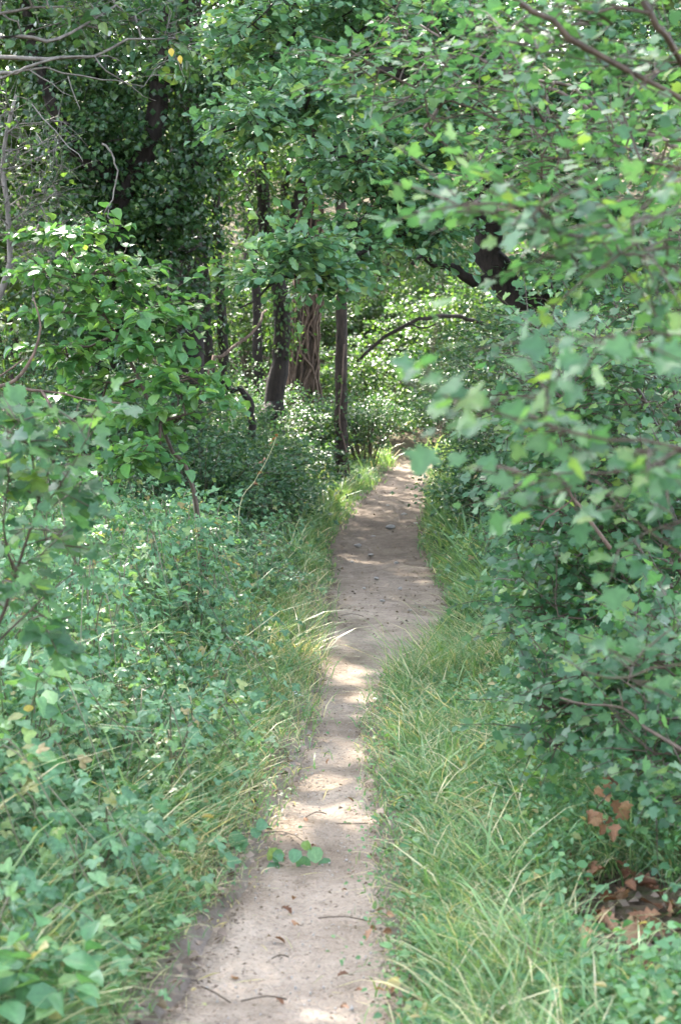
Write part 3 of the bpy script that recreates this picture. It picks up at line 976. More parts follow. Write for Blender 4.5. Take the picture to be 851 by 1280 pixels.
# slim straight trunk left of the path
rng = R_(37)
Y = 21.0
b = W(427, 600, Y); b[2] = gz(b[0], b[1]) - .2
main = trunk_line([b, W(426, 600, Y), W(426, 540, Y), W(427, 450, Y), W(428, 360, Y), W(426, 270, Y), W(425, 170, Y), W(428, 40, Y), W(430, -120, Y)], .088, .05, rng, .006, .2, .05)
ex = ivy_cloud(rng, [(main[0][1:9], main[1][1:9])], (.07,), (420,), .07)
root = tree('slender_tree', 'slim straight brown trunk standing alone at the left of the path', b, [main], [(W(430, -170, Y), (1.9, 1.8, 1.6), 150), (W(430, 90, Y), (.8, .8, .9), 34)], 'wood', 'bark_brown', T_DIA, 'diamond', .10, 38, 3, .45, 8, .6, extra=ex, minr=.006, step=.3)
mb = MB(); vp = smooth_line([W(437, 596, Y - .1), W(432, 560, Y - .14), W(424, 528, Y - .14), W(427, 480, Y - .13), W(430, 430, Y - .12)], .1)
tube(mb, vp, .012, 5); mb.build('vine', G['vine'], root, smooth=True)

# extra thin far trunks seen between the others
rng = R_(39)
for (pts, Y, r0, lab, sd) in [
        ([(212, 470), (210, 330), (214, 240), (222, 120), (226, -40)], 30, .07, 'thin far trunk in the glow left of the twin stems', 1),
        ([(322, 470), (321, 400), (318, 330), (312, 240), (308, 100), (300, -40)], 31, .10, 'thin far trunk just left of the dark leaning trunk', 2),
        ([(18, 420), (10, 330), (6, 240), (-4, 120), (-10, -20)], 24, .08, 'thin leaning far trunk at the left edge', 3),
        ([(365, 430), (367, 380), (371, 330), (377, 260), (384, 120), (390, -40)], 30, .06, 'thin far stem between the leaning trunk and the vine trunk', 4)]:
    b = W(*pts[0], Y); b[2] = gz(b[0], b[1]) - .2
    p, r = trunk_line([b] + [W(a, c, Y) for a, c in pts], r0, r0 * .5, rng, .012, .3, .03)
    tree('slender_tree', lab, b, [(p, r)], [(p[-1] + np.array([0, 0, .8]), (1.5, 1.4, 1.2), 50)], 'wood', 'bark_dark', T_DIA, 'diamond', .12, 60 + sd, 3, .5, 8, .6, group='thin far trunks', minr=.006, step=.3)

# fallen grey pole leaning against the trunks, arching dead branch
rng = R_(41)
def branch_thing(name, label, chains, mat, cat='branch', sub=None):
    b = np.array(chains[0][0][0])
    root = thing(name, b, label, cat)
    for k, (p, r) in enumerate(chains):
        mb = MB(); tube(mb, p, r, 8 if r.max() > .02 else 5, rough=.1, rng=rng)
        mb.build('limb' if k == 0 else 'side_branch', G[mat], root, smooth=True)
    return root


b2 = W(720, 520, 24.6); b2[2] = gz(b2[0], b2[1]) - .05
branch_thing('fallen_branch', 'dark mossy dead branch arching over the far end of the path', [trunk_line([b2, W(680, 450, 24.3), W(630, 416, 23.9), W(585, 399, 23.5), W(556, 394, 23.2), W(535, 397, 23), W(510, 404, 23), W(480, 422, 23), W(458, 440, 23), W(450, 449, 23)], .05, .022, rng, .01, .12),
    trunk_line([W(510, 404, 23), W(530, 410, 22.8), W(555, 402, 22.6)], .018, .008, rng, .005, .1)], 'bark_dark')
b = W(277, 446, 20.5); b2 = W(262, 462, 20.3); b2[2] = gz(b2[0], b2[1]) - .05
branch_thing('fallen_branch', 'brown dead pole leaning up to the right beside the twin stems', [trunk_line([b2, W(264, 456, 20.4), W(276, 446, 20.5), W(312, 420, 20.8), W(325, 398, 21), W(332, 388, 21.2)], .04, .015, rng, .012, .12)], 'vine')
b2 = W(320, 505, 18); b2[2] = gz(b2[0], b2[1]) - .05
branch_thing('fallen_branch', 'dark dead branch lying in shade behind the linden leaves', [trunk_line([b2, W(312, 500, 18), W(290, 490, 18), W(278, 476, 18), W(262, 468, 18)], .06, .03, rng, .01, .12)], 'bark_dark')

# ------------------------------------------------------------------ leaning oak on the right
rng = R_(51)
Yo = 13.0
b = W(800, 560, Yo + .5); b[2] = gz(b[0], b[1]) - .2
main = trunk_line([b, W(765, 500, Yo + .3), W(715, 440, Yo), W(668, 392, Yo), W(632, 356, Yo), W(612, 318, Yo), W(606, 270, Yo - .1), W(600, 200, Yo - .3), W(590, 110, Yo - .5), W(580, 0, Yo - .8), W(570, -160, Yo - 1), W(560, -320, Yo - 1), W(540, -520, Yo - 1)], .165, .04, rng, .012, .18, .1)
l1 = trunk_line([W(618, 345, Yo), W(592, 352, Yo - .2), W(570, 338, Yo - .3), W(546, 332, Yo - .4), W(530, 318, Yo - .6), W(515, 330, Yo - .8)], .06, .015, rng, .012, .12)
l2 = trunk_line([W(606, 270, Yo - .1), W(570, 255, Yo - .4), W(535, 215, Yo - .8), W(490, 190, Yo - 1.4), W(440, 170, Yo - 2.2), W(400, 165, Yo - 2.9)], .06, .012, rng, .012, .12)
l3 = trunk_line([W(600, 200, Yo - .3), W(540, 120, Yo - 1.2), W(470, 85, Yo - 2.4), W(400, 110, Yo - 3.4), W(340, 140, Yo - 4.0), W(280, 165, Yo - 4.4)], .055, .005, rng, .012, .12)
l4 = trunk_line([W(606, 270, Yo - .1), W(560, 300, Yo - 1.2), W(490, 300, Yo - 2.2), W(420, 330, Yo - 3.0), W(350, 350, Yo - 3.5), W(300, 385, Yo - 3.8)], .045, .005, rng, .012, .12)
l5 = trunk_line([W(592, 120, Yo - .5), W(520, 30, Yo - 1.2), W(430, -20, Yo - 2.2), W(340, -10, Yo - 3)], .05, .008, rng, .012, .12)
l6 = trunk_line([W(668, 392, Yo), W(720, 330, Yo + .1), W(760, 240, Yo), W(780, 120, Yo), W(790, -40, Yo)], .08, .02, rng, .012, .15)
vols = [(*EW(325, 150, 8.9, 35, 22, .4), 22), (*EW(385, 120, 9.2, 50, 32, .5), 34), (*EW(372, 310, 9.4, 32, 14, .3), 16), (*EW(338, 345, 9.3, 14, 8, .2), 5), (*EW(405, 345, 9.8, 26, 14, .3), 15), (*EW(455, 205, 10.4, 65, 50, .7), 50), (*EW(450, 300, 10.4, 30, 30, .4), 18),
        (*EW(520, 275, 11, 55, 35, .6), 46), (*EW(540, 170, 11.2, 80, 60, .8), 70), (*EW(560, 60, 11.6, 120, 60, 1.0), 110), (*EW(420, 15, 10.4, 100, 40, 1.0), 74), (*EW(330, 40, 9.8, 50, 36, .7), 32), (*EW(680, 150, 12.6, 110, 110, .9), 150),
        (*EW(740, 300, 12.5, 100, 70, .8), 100), (*EW(560, -160, 11.8, 230, 120, 2.0), 190), (*EW(800, 60, 12.6, 90, 140, 1.0), 130)]
tree('leaning_oak', 'gnarled dark oak leaning over the path with pale green leafy boughs', b, [main, l1, l2, l3, l4, l5, l6], vols, 'oak', 'bark_dark', T_OAK, 'oak', .066, 52, 4, .26, 8, .75, 300, twigs=True, flat=.22, droop=.1, rtip=.003, lift=.10, rand=.5, face=(-.15, -.55, 0))

# ------------------------------------------------------------------ linden sapling on the left
rng = R_(61)
Yl = 9.3
b = W(262, 655, Yl); b[2] = gz(b[0], b[1]) - .1
main = trunk_line([b, W(243, 612, Yl), W(218, 565, Yl), W(188, 505, Yl), W(160, 445, Yl), W(132, 395, Yl), W(108, 345, Yl), W(92, 312, Yl), W(78, 280, Yl)], .019, .004, rng, .003, .12)
vols = []
for (cx, cy, rx, ry, n, dy) in [(85, 292, 36, 6, 12, 0), (62, 340, 25, 7, 7, -.2), (140, 340, 40, 8, 13, -.1), (105, 388, 50, 9, 14, .1), (175, 390, 34, 8, 11, -.3), (85, 440, 45, 10, 12, .1), (185, 430, 42, 9, 14, -.2),
                                (235, 474, 28, 7, 9, -.3), (140, 482, 50, 9, 13, .2), (205, 520, 42, 9, 12, -.3), (180, 560, 36, 9, 10, -.5), (262, 490, 14, 5, 4, -.4), (100, 530, 36, 9, 7, .2)]:
    vols.append((*EW(cx, cy, Yl + dy, rx, ry, .35), n))
tree('linden_sapling', 'leaning young linden with layered heart shaped leaves, some sunlit, at left', b, [main], vols, 'linden', 'twig_brown', T_ROUND, 'round', .064, 62, 2, .25, 8, 1.1, 300, twigs=True, rtip=.0028, flat=.15, droop=.12, lift=.05, rand=.20, face=(.1, -.28, 0))

# dead shrub with grey twigs at the left edge
rng = R_(63)
Y = 13.5
bx_ = W(-10, 420, Y)[0]
b = np.array([bx_, Y, gz(bx_, Y) - .1])
main = trunk_line([b, W(-8, 420, Y), W(12, 330, Y), W(8, 260, Y), W(5, 190, Y), W(20, 120, Y)], .05, .015, rng, .01, .15)
tg_ = np.vstack([ellip(rng, *EW(35, 220, Y, 55, 110, .6), 90), ellip(rng, *EW(40, 330, Y, 40, 60, .4), 30)])
P, R, ch, tips, par, npre = grow([main], tg_, rng, rtip=.003, lift=.15, wig=.22)
mb = MB(); wood(mb, P, R, ch, npre, rng)
A, B = tips_to_twigs(rng, P, tips, par, 3, .35, .8); twig_wood(mb, A, B, .003)
root = thing('dead_shrub', b, 'bare grey twiggy dead shrub at the left edge beside the ivy tree', 'shrub')
mb.build('trunk', G['bark_grey'], root, smooth=True)
L = twig_leaves(rng, A[::3], B[::3], 4, .06); foliage(root, L, T_DIA, 'd', 'wood', 0)

# pale bare boughs reaching in from the upper left
rng = R_(65)
Y = 7.5
bx_ = W(-260, 300, Y)[0]
b = np.array([bx_, Y, gz(bx_, Y) - .1])
main = trunk_line([b, W(-250, 400, Y), W(-225, 200, Y), W(-190, 90, Y), (W(-160, -60, Y)), W(-120, -260, Y)], .085, .03, rng, .008, .15, .04)
def thick(pts, Y, r0, r1): return trunk_line([W(a, c, Y + dy) for a, c, dy in pts], r0 * .75, r1 * .75, rng, .006, .07)
limbs = [thick([(-215, 150, 0), (-100, 70, 0), (0, 48, 0), (60, 50, 0), (90, 42, .1), (140, 8, .2), (180, -20, .3)], Y, .022, .008),
         thick([(-205, 130, 0), (-100, 82, 0), (-10, 74, 0), (60, 73, 0), (118, 70, .1), (160, 50, .2), (230, 46, .4)], Y, .026, .004),
         thick([(-10, 95, 0), (20, 88, 0), (45, 80, 0), (75, 72, 0), (120, 68, .1), (150, 76, .2)], Y, .014, .004),
         thick([(-200, 140, 0), (-60, 110, 0), (0, 96, 0), (38, 84, 0), (80, 90, .1), (130, 100, .2), (180, 108, .3)], Y, .016, .003),
         thick([(38, 88, 0), (65, 105, 0), (95, 122, 0)], Y, .006, .002), thick([(118, 70, .1), (135, 88, .1), (165, 110, .2), (195, 126, .3)], Y, .007, .002),
         thick([(40, 130, 0), (70, 165, 0), (88, 185, 0), (104, 202, 0)], Y, .006, .003), thick([(85, 95, 0), (95, 125, 0), (100, 138, 0)], Y, .005, .002),
         thick([(-40, 40, 0), (0, 16, 0), (40, 12, 0), (80, 8, 0)], Y, .014, .006), thick([(4, 18, 0), (18, 30, 0), (28, 44, .1)], Y, .009, .004),
         thick([(128, 180, .6), (140, 190, .6), (145, 205, .6), (148, 228, .6), (140, 250, .6), (130, 268, .6)], Y, .009, .004), thick([(136, 262, .6), (140, 278, .6), (146, 286, .6)], Y, .005, .002)]
tree('bare_bough_tree', 'tree reaching in from upper left with pale bare crooked boughs', b, [main] + limbs, [(*EW(130, 20, Y + .4, 100, 26, .4), 30), (*EW(60, -40, Y, 160, 40, .6), 40), (*EW(210, 70, Y + .6, 50, 30, .3), 12), (W(-200, -420, Y), (1.2, 1.2, 1.0), 50)],
     'shrub', 'bark_grey', T_OVAL, 'oval', .05, 66, 3, .2, 6, .7, 200, twigs=True, rtip=.0025)

# dead limb at the left, below the ivy tree
rng = R_(67)
Y = 7.0
b = W(-60, 478, Y); b[2] = gz(b[0], b[1])
branch_thing('dead_branch', 'brown bare branch poking in from the left edge over the brambles', [
    trunk_line([b, W(-50, 500, Y), W(-30, 484, Y), W(0, 482, Y), (W(40, 486, Y)), W(80, 492, Y), W(110, 500, Y + .1), W(150, 504, Y + .2)], .017, .004, rng, .003, .08),
    trunk_line([W(-5, 484, Y), W(20, 475, Y), W(36, 456, Y), W(48, 425, Y), W(50, 395, Y), W(42, 372, Y)], .010, .003, rng, .003, .06),
    trunk_line([W(-20, 482, Y), W(5, 468, Y), W(30, 448, Y)], .006, .003, rng, .002, .06),
    trunk_line([W(52, 488, Y), W(64, 508, Y - .1), W(76, 530, Y - .1), W(90, 548, Y - .1)], .007, .003, rng, .002, .06)], 'vine')
#MARK_NEAR
# ------------------------------------------------------------------ maple thicket on the right
rng = R_(71)
def maple(name, label, b, chains, vols, seed, leaf, nparts=300, ntw=2, twl=.2, nl=6, bark='twig_brown', rtip=.0017, group='field maples on the right bank', face=(-.35, -.6, 0), **k):
    return tree(name, label, b, chains, vols, 'maple', bark, T_MAPLE, 'maple', leaf, seed, ntw, twl, nl, .95, nparts, group, twigs=True, rtip=rtip, flat=.3, droop=.1, rand=.42, cat='tree', face=face, **k)


def stems(x, y, tops, r0=.02, r1=.006):
    z0 = gz(x, y) - .1
    out = []
    for k, t in enumerate(tops):
        s0 = np.array([x + rng.normal(0, .05), y + rng.normal(0, .05), z0])
        m = (s0 + t) / 2 + np.array([rng.normal(0, .08), rng.normal(0, .08), .15])
        out.append(trunk_line([s0, m, t], r0, r1, rng, .004, .1))
    return out


# front thicket: leaves from the ground to above eye level
Y = 6.0
ch = stems(1.75, 6.3, [W(690, 470, 6.1), W(760, 420, 6.3), W(700, 640, 5.6), W(840, 480, 6.0), W(760, 760, 5.4), W(690, 820, 5.6), W(830, 700, 5.4)])
maple('field_maple', 'leafy field maple thicket with dull green lobed leaves at mid right', np.array([1.75, 6.3, gz(1.75, 6.3)]), ch,
      [(*EW(700, 500, 6.0, 80, 70, .45), 62), (*EW(785, 480, 6.2, 80, 90, .5), 62), (*EW(720, 620, 5.8, 80, 60, .4), 62), (*EW(810, 610, 5.8, 70, 70, .45), 60), (*EW(710, 730, 5.7, 70, 55, .35), 56), (*EW(800, 740, 5.5, 70, 70, .4), 56), (*EW(690, 420, 6.4, 60, 40, .4), 26)],
      72, .037, nl=8)
ch = stems(1.55, 5.0, [W(760, 860, 4.9), W(820, 900, 4.6), W(840, 820, 4.8), W(720, 880, 5.1), W(800, 980, 4.5)], .012, .004)
maple('field_maple', 'low field maple with lobed leaves by the dead brown leaves at lower right', np.array([1.55, 5.0, gz(1.55, 5.0)]), ch,
      [(*EW(790, 860, 4.8, 70, 60, .35), 50), (*EW(720, 850, 5.2, 60, 50, .3), 40), (*EW(830, 960, 4.5, 40, 50, .25), 30), (*EW(690, 900, 5.2, 40, 40, .25), 18), (*EW(830, 800, 4.8, 40, 50, .3), 24)], 73, .037, nl=7)
ch = stems(2.5, 9.0, [W(720, 450, 8.8), W(800, 380, 9), W(850, 320, 9), W(680, 560, 8.4), W(660, 640, 8.2), W(880, 420, 9)], .03, .008)
maple('field_maple', 'taller field maple behind the thicket, leaves in shade at mid right', np.array([2.5, 9.0, gz(2.5, 9.0)]), ch,
      [(*EW(690, 560, 8.6, 60, 60, .5), 50), (*EW(665, 660, 8.2, 40, 70, .4), 44), (*EW(780, 420, 9, 100, 80, .6), 80), (*EW(850, 330, 9, 70, 80, .6), 50), (*EW(740, 350, 9.4, 80, 50, .5), 40), (*EW(650, 760, 7.8, 30, 50, .3), 26), (*EW(820, 560, 8.8, 60, 60, .4), 40)], 74, .042, nl=7)

# overhanging maple whose boughs cross the top right corner
bm = np.array([1.55, 4.4, gz(1.55, 4.4) - .1])
def chp(pts, r0, r1, step=.08): return trunk_line([W(a, c, y) for a, c, y in pts], r0, r1, rng, .003, step)
trk = trunk_line([bm, (1.6, 4.4, 1.0), (1.62, 4.35, 1.9), (1.55, 4.3, 2.7), (1.6, 4.2, 3.6), (1.8, 4.3, 4.8)], .055, .03, rng, .004, .1, .03)
chs = [trk,
       chp([(1060, 330, 4.35), (960, 210, 4.0), (840, 120, 3.6), (740, 66, 3.5), (690, 30, 3.5), (645, 0, 3.5), (600, -40, 3.5)], .011, .006),
       chp([(1080, 360, 4.35), (960, 250, 3.9), (851, 78, 3.6), (822, 30, 3.5), (800, -5, 3.5), (780, -50, 3.5)], .012, .007),
       chp([(1060, 400, 4.35), (930, 230, 5.0), (820, 172, 5.4), (745, 140, 5.6), (700, 115, 5.7), (640, 95, 5.8), (600, 74, 5.9), (555, 50, 6.0), (515, 25, 6.1)], .020, .005),
       chp([(745, 140, 5.6), (720, 112, 5.6), (702, 104, 5.6), (672, 100, 5.7), (630, 78, 5.8)], .010, .004),
       chp([(930, 230, 5.0), (840, 172, 4.9), (795, 162, 4.9), (655, 158, 5.0), (590, 137, 5.0), (485, 95, 5.0), (425, 55, 5.0), (390, 45, 5.0)], .008, .002),
       chp([(1090, 420, 4.3), (960, 320, 3.6), (851, 268, 3.2), (760, 292, 3.0), (690, 290, 2.9), (620, 268, 2.8), (565, 254, 2.75)], .008, .002),
       chp([(900, 330, 4.2), (851, 215, 4.6), (740, 212, 4.7), (660, 214, 4.8)], .006, .002)]
maple('overhanging_maple', 'overhanging maple with brown boughs and bright green leaves across the upper right', bm, chs,
      [(*EW(600, 110, 4.9, 130, 60, .4), 34), (*EW(480, 85, 5.0, 70, 45, .3), 16), (*EW(720, 170, 4.7, 110, 60, .4), 29), (*EW(640, 270, 2.95, 90, 26, .2), 11), (*EW(760, 290, 3.0, 90, 34, .25), 13), (*EW(800, 60, 3.6, 70, 70, .4), 16), (*EW(690, 30, 3.7, 80, 36, .3), 12),
       (*EW(560, 20, 5.6, 90, 40, .4), 16), (*EW(840, 200, 3.8, 50, 60, .3), 11), (*EW(620, 190, 5.4, 110, 40, .4), 22), (*EW(820, 330, 3.1, 50, 26, .2), 7)], 75, .033, 300, nl=7, face=(-.1, -.15, 0), bark='twig_brown')

# foreground maple spray at eye level, out of focus
bf = np.array([1.15, 2.75, gz(1.15, 2.75) - .05])
trk = trunk_line([bf, (1.17, 2.72, .7), (1.12, 2.7, 1.3), (1.1, 2.7, 1.75)], .022, .010, rng, .003, .08)
chs = [trk,
       chp([(1210, 640, 2.7), (1000, 600, 2.55), (851, 560, 2.45), (720, 540, 2.4), (640, 522, 2.38), (560, 496, 2.35), (500, 476, 2.33)], .006, .0016, .05),
       chp([(1210, 640, 2.7), (1000, 640, 2.7), (851, 586, 2.75), (760, 590, 2.75), (660, 596, 2.7), (590, 586, 2.7)], .005, .0015, .05),
       chp([(1200, 560, 2.7), (1000, 480, 2.6), (860, 420, 2.5), (760, 420, 2.45), (660, 430, 2.4), (590, 440, 2.35)], .005, .0015, .05),
       chp([(1200, 720, 2.7), (980, 740, 2.8), (851, 690, 2.9), (780, 640, 2.95), (745, 600, 3.0)], .005, .0015, .05),
       chp([(1200, 760, 2.7), (980, 840, 2.9), (851, 830, 3.0), (760, 850, 3.05), (700, 820, 3.1)], .005, .0015, .05)]
maple('maple_sapling', 'blurred foreground maple sprig with large pale lobed leaves at right', bf, chs,
      [(*EW(660, 510, 2.4, 110, 26, .1), 6), (*EW(780, 560, 2.5, 80, 40, .12), 6), (*EW(540, 480, 2.35, 45, 14, .06), 2), (*EW(680, 600, 2.7, 100, 24, .1), 4), (*EW(800, 420, 2.5, 70, 30, .12), 4), (*EW(800, 660, 2.9, 70, 40, .15), 4), (*EW(790, 830, 3.0, 80, 40, .15), 3)],
      76, .037, 300, ntw=2, twl=.09, nl=4, rtip=.0012, step=.08)

# snapped pale twig hanging in the thicket
branch_thing('dead_branch', 'snapped pale twig hanging slantwise in the maple thicket', [chp([(710, 612, 5.0), (725, 632, 5.0), (742, 658, 5.0), (762, 686, 5.0)], .004, .008), chp([(718, 622, 5.0), (690, 640, 5.05), (672, 664, 5.1)], .003, .002)], 'vine')
branch_thing('dead_branch', 'crooked brown dead branch low across the right bank', [chp([(900, 960, 4.2), (851, 938, 4.3), (808, 910, 4.4), (778, 885, 4.5), (736, 880, 4.6), (700, 872, 4.7)], .008, .003), chp([(778, 885, 4.5), (772, 860, 4.5)], .004, .002)], 'twig_brown')

# ------------------------------------------------------------------ brambles and shrubs of the left verge
def bramble(label, x, y, rad, h, nc, seed, nparts=250, leaf=.066, name='bramble_bush', group='brambles of the verges', cat='bramble', low=False):
    rng = R_(seed)
    z0 = gz(x, y)
    root = thing(name, (x, y, z0), label, cat, group)
    mb = MB(); Ls = []
    for k in range(nc):
        a = rng.uniform(0, 6.28); q = rad * rng.uniform(.45, 1.15); hh = h * rng.uniform(.6, 1.1)
        c = np.array([math.cos(a), math.sin(a)])
        s0 = np.array([x, y]) + c * q * .12 + rng.normal(0, .06, 2)
        s0 = np.array([*s0, gz(*s0) - .02])
        top = np.array([x, y]) + c * q * .55
        top = np.array([*top, z0 + hh])
        en = np.array([x, y]) + c * q
        en = np.array([*en, gz(*en) + hh * rng.uniform(.25, .75)])
        p = smooth_line([s0, s0 * .55 + top * .45 + np.array([0, 0, .18 * hh]), top, en], .07)
        tube(mb, p, np.linspace(.0042, .0016, len(p)), 4, cap=False)
        m = len(p)
        i = np.arange(int(m * .18), m)
        reps = 3
        pos0 = np.repeat(p[i], reps, 0) + rng.normal(0, .012, (len(i) * reps, 3))
        tgv = np.repeat(np.gradient(p, axis=0)[i], reps, 0)
        side = nrm(np.cross(nrm(tgv), UP)) * np.where(np.arange(len(pos0)) % 2 == 0, 1, -1)[:, None]
        d = side * .8 + nrm(tgv) * .4 + rng.normal(0, .45, (len(pos0), 3)) + np.array([0, 0, .12])
        pet = nrm(d) * rng.uniform(.02, .07, (len(pos0), 1))
        nv = UP * 1.0 + np.array([.25 if x < 0 else -.3, -.45, 0]) + rng.normal(0, .34, (len(pos0), 3))
        for w in range(0):
            pass
        Ls.append((pos0 + pet, d + np.array([0, 0, -.15]), nv, leaf * rng.uniform(.55, 1.15, len(pos0)), np.clip(rng.uniform(.05, 1, len(pos0)), 0, 1)))
    L = cat_(*Ls)
    ok = (L[0][:, 2] > base_h(L[0][:, 0], L[0][:, 1]) + .02)
    L = tuple(a[ok] for a in L)
    mb.build('cane', G['cane'], root, smooth=True)
    foliage(root, L, T_TRI, 'trifoliate', 'bramble', nparts, 'foliage', 8)
    return root


BR = [(-.92, 3.55, .45, .40, 9, 'bramble in the bottom left corner, nearest the camera'), (-1.25, 4.25, .55, .62, 11, 'bramble at the left edge above the bottom left corner'), (-.78, 4.55, .38, .34, 8, 'low bramble beside the pale path, left of the trailing spray'),
      (-1.15, 5.2, .55, .68, 11, 'bramble in the left verge behind the near corner plants'), (-.72, 5.6, .36, .40, 8, 'low bramble near the path edge left of its narrowest stretch'), (-1.55, 5.9, .6, .85, 11, 'tall bramble at the left edge below the pale leaved shrub'),
      (-1.05, 6.4, .5, .62, 10, 'bramble in the middle of the left verge'), (-.68, 7.0, .36, .40, 8, 'low bramble by the grassy path edge at mid left'), (-1.5, 7.2, .6, .82, 11, 'dense pale bramble left of centre in the verge'),
      (-2.0, 7.6, .6, 1.0, 10, 'bramble at the left edge under the bare brown branch'), (-1.05, 7.9, .5, .62, 10, 'bramble below the foot of the linden sapling, nearer'), (-.62, 8.5, .36, .42, 8, 'low bramble right of the verge by the path bend'),
      (-1.6, 8.8, .6, .85, 10, 'bramble around the foot of the linden sapling'), (-2.3, 9.4, .7, 1.1, 10, 'bramble left of the linden sapling stem'), (-1.05, 9.6, .5, .62, 9, 'bramble right of the linden sapling stem'), (-.58, 10.4, .36, .42, 8, 'low bramble on the verge beside the wide path stretch'),
      (-1.3, 11.0, .6, .75, 9, 'bramble behind the linden sapling towards the path'), (-2.2, 11.5, .7, 1.0, 9, 'bramble behind the linden sapling to the left'), (-.7, 12.3, .45, .5, 8, 'far low bramble on the left verge'), (-.75, 14.2, .5, .55, 8, 'farthest bramble on the left verge before the slim trunk'),
      (-.86, 8.25, .42, .72, 9, 'bramble hiding the foot of the brown leaning sapling stem'), (-.62, 6.2, .3, .36, 8, 'low bramble on the left path edge above the trailing spray'),
      (1.02, 7.3, .3, .35, 6, 'small bramble in front of the maple thicket by the grass'), (1.35, 9.3, .45, .6, 8, 'bramble on the right bank beside the wide path stretch'), (1.3, 11.3, .45, .55, 8, 'bramble on the right verge near the path bend'), (1.45, 13.0, .5, .7, 8, 'bramble on the right verge beyond the path bend'),
      (1.5, 15.2, .5, .7, 8, 'bramble on the right verge by the stony path'), (1.25, 4.2, .3, .28, 6, 'small bramble at the lower right by the brown leaf litter')]
for k, (x, y, rad, h, nc, lab) in enumerate(BR):
    bramble(lab, x, y, rad * 1.1, h * (1.3 if x < -.8 and 6.3 < y < 10 else 1.0), nc + 8, 800 + k, 220 if y < 8 else 140 if y < 11 else 60)

# pale lobed-leaf shrub at the left edge, close and soft
rng = R_(81)
b = np.array([-1.12, 4.1, gz(-1.12, 4.1)])
chs = [chp([(-120, 1000, 4.1), (-20, 820, 4.1), (20, 720, 4.1), (42, 650, 4.1), (60, 590, 4.1), (85, 540, 4.1), (100, 500, 4.1)], .008, .002), chp([(20, 720, 4.1), (5, 660, 4.0), (12, 600, 4.0), (20, 545, 4.0)], .004, .0015),
       chp([(42, 650, 4.1), (70, 615, 4.0), (95, 570, 3.95), (120, 535, 3.9)], .003, .0012), chp([(-20, 820, 4.1), (40, 760, 4.2), (90, 720, 4.3), (150, 690, 4.4)], .004, .0012)]
maple('maple_sapling', 'pale leaved sapling rising at the left edge, leaves catching sky light', b, chs, [(*EW(70, 540, 4.0, 60, 40, .15), 8), (*EW(20, 560, 4.0, 30, 40, .15), 5), (*EW(60, 610, 4.0, 70, 36, .15), 8), (*EW(20, 680, 4.0, 40, 50, .15), 6), (*EW(100, 680, 4.2, 70, 30, .15), 6), (*EW(40, 770, 4.1, 50, 40, .15), 6)],
      82, .046, 300, ntw=2, twl=.1, nl=5, rtip=.0012, group='saplings at the left edge', step=.08, face=(.4, -.5, 0))
# other near leafy plants in the left verge
for k, (x, y, rad, h, lab) in enumerate([(-.80, 3.25, .22, .42, 'young plant with broad yellow green leaves at the bottom left'), (-1.05, 4.9, .25, .85, 'upright leafy shoot among the left brambles, nearer'), (-1.35, 6.7, .28, 1.0, 'upright leafy shoot among the left brambles, farther'), (-.85, 7.5, .2, .72, 'upright shoot with long narrow leaves in the verge centre')]):
    bush('leafy_plant', lab, x, y, rad, h, 9, 850 + k, 'herb', T_OVAL if k < 3 else T_LANCE, 'oval' if k < 3 else 'lance', .065, 6, 4, .1, 200, bark='twig_green', cat='plant', group='leafy plants of the left verge', planar=1., rstem=.004, minpx=8)

# ------------------------------------------------------------------ grass
def blades(mb, rng, x, y, h, width, lean, tint, tip_droop=.5, wind=None):
    n = len(x)
    z = base_h(x, y) - .015
    a = rng.uniform(0, 6.28, n)
    ld = np.c_[np.cos(a), np.sin(a), np.zeros(n)]
    if wind is not None: ld = nrm(ld + np.asarray(wind))
    sd = np.c_[-ld[:, 1], ld[:, 0], np.zeros(n)]
    ca = rng.uniform(0, 3.14, n)
    sd = np.c_[np.cos(ca), np.sin(ca), np.zeros(n)]
    b0 = np.c_[x, y, z]
    V = []
    for t, wf in ((0, .8), (.4, 1.0), (.75, .65)):
        c = b0 + ld * (lean * h * t ** 1.8)[:, None] + UP * (h * (t - tip_droop * lean * t ** 3 * .6))[:, None]
        V += [c - sd * (width * wf / 2)[:, None], c + sd * (width * wf / 2)[:, None]]
    V.append(b0 + ld * (lean * h * 1.0)[:, None] + UP * (h * (1 - tip_droop * lean * .6))[:, None])
    V = np.stack(V, 1)
    k = np.arange(n)[:, None, None] * 7
    mb.add(V.reshape(-1, 3), (np.array([[0, 1, 3, 2], [2, 3, 5, 4]])[None] + k).reshape(-1, 4), (np.array([[4, 5, 6]])[None] + k).reshape(-1, 3), np.repeat(tint, 7))


def tufted(rng, n, fx, y0, y1, per=14, spread=.05, p=1.0):
    """blade roots in tufts; fx(y, u) gives x; y sampled denser near"""
    m = n // per
    u = rng.uniform(0, 1, m)
    y = 1 / (1 / y0 + (1 / y1 - 1 / y0) * rng.uniform(0, 1, m) ** p)
    x = fx(y, u)
    X = np.repeat(x, per) + rng.normal(0, spread, m * per); Y = np.repeat(y, per) + rng.normal(0, spread, m * per)
    tb = np.repeat(rng.normal(0, 1, m), per)
    return X, Y, tb


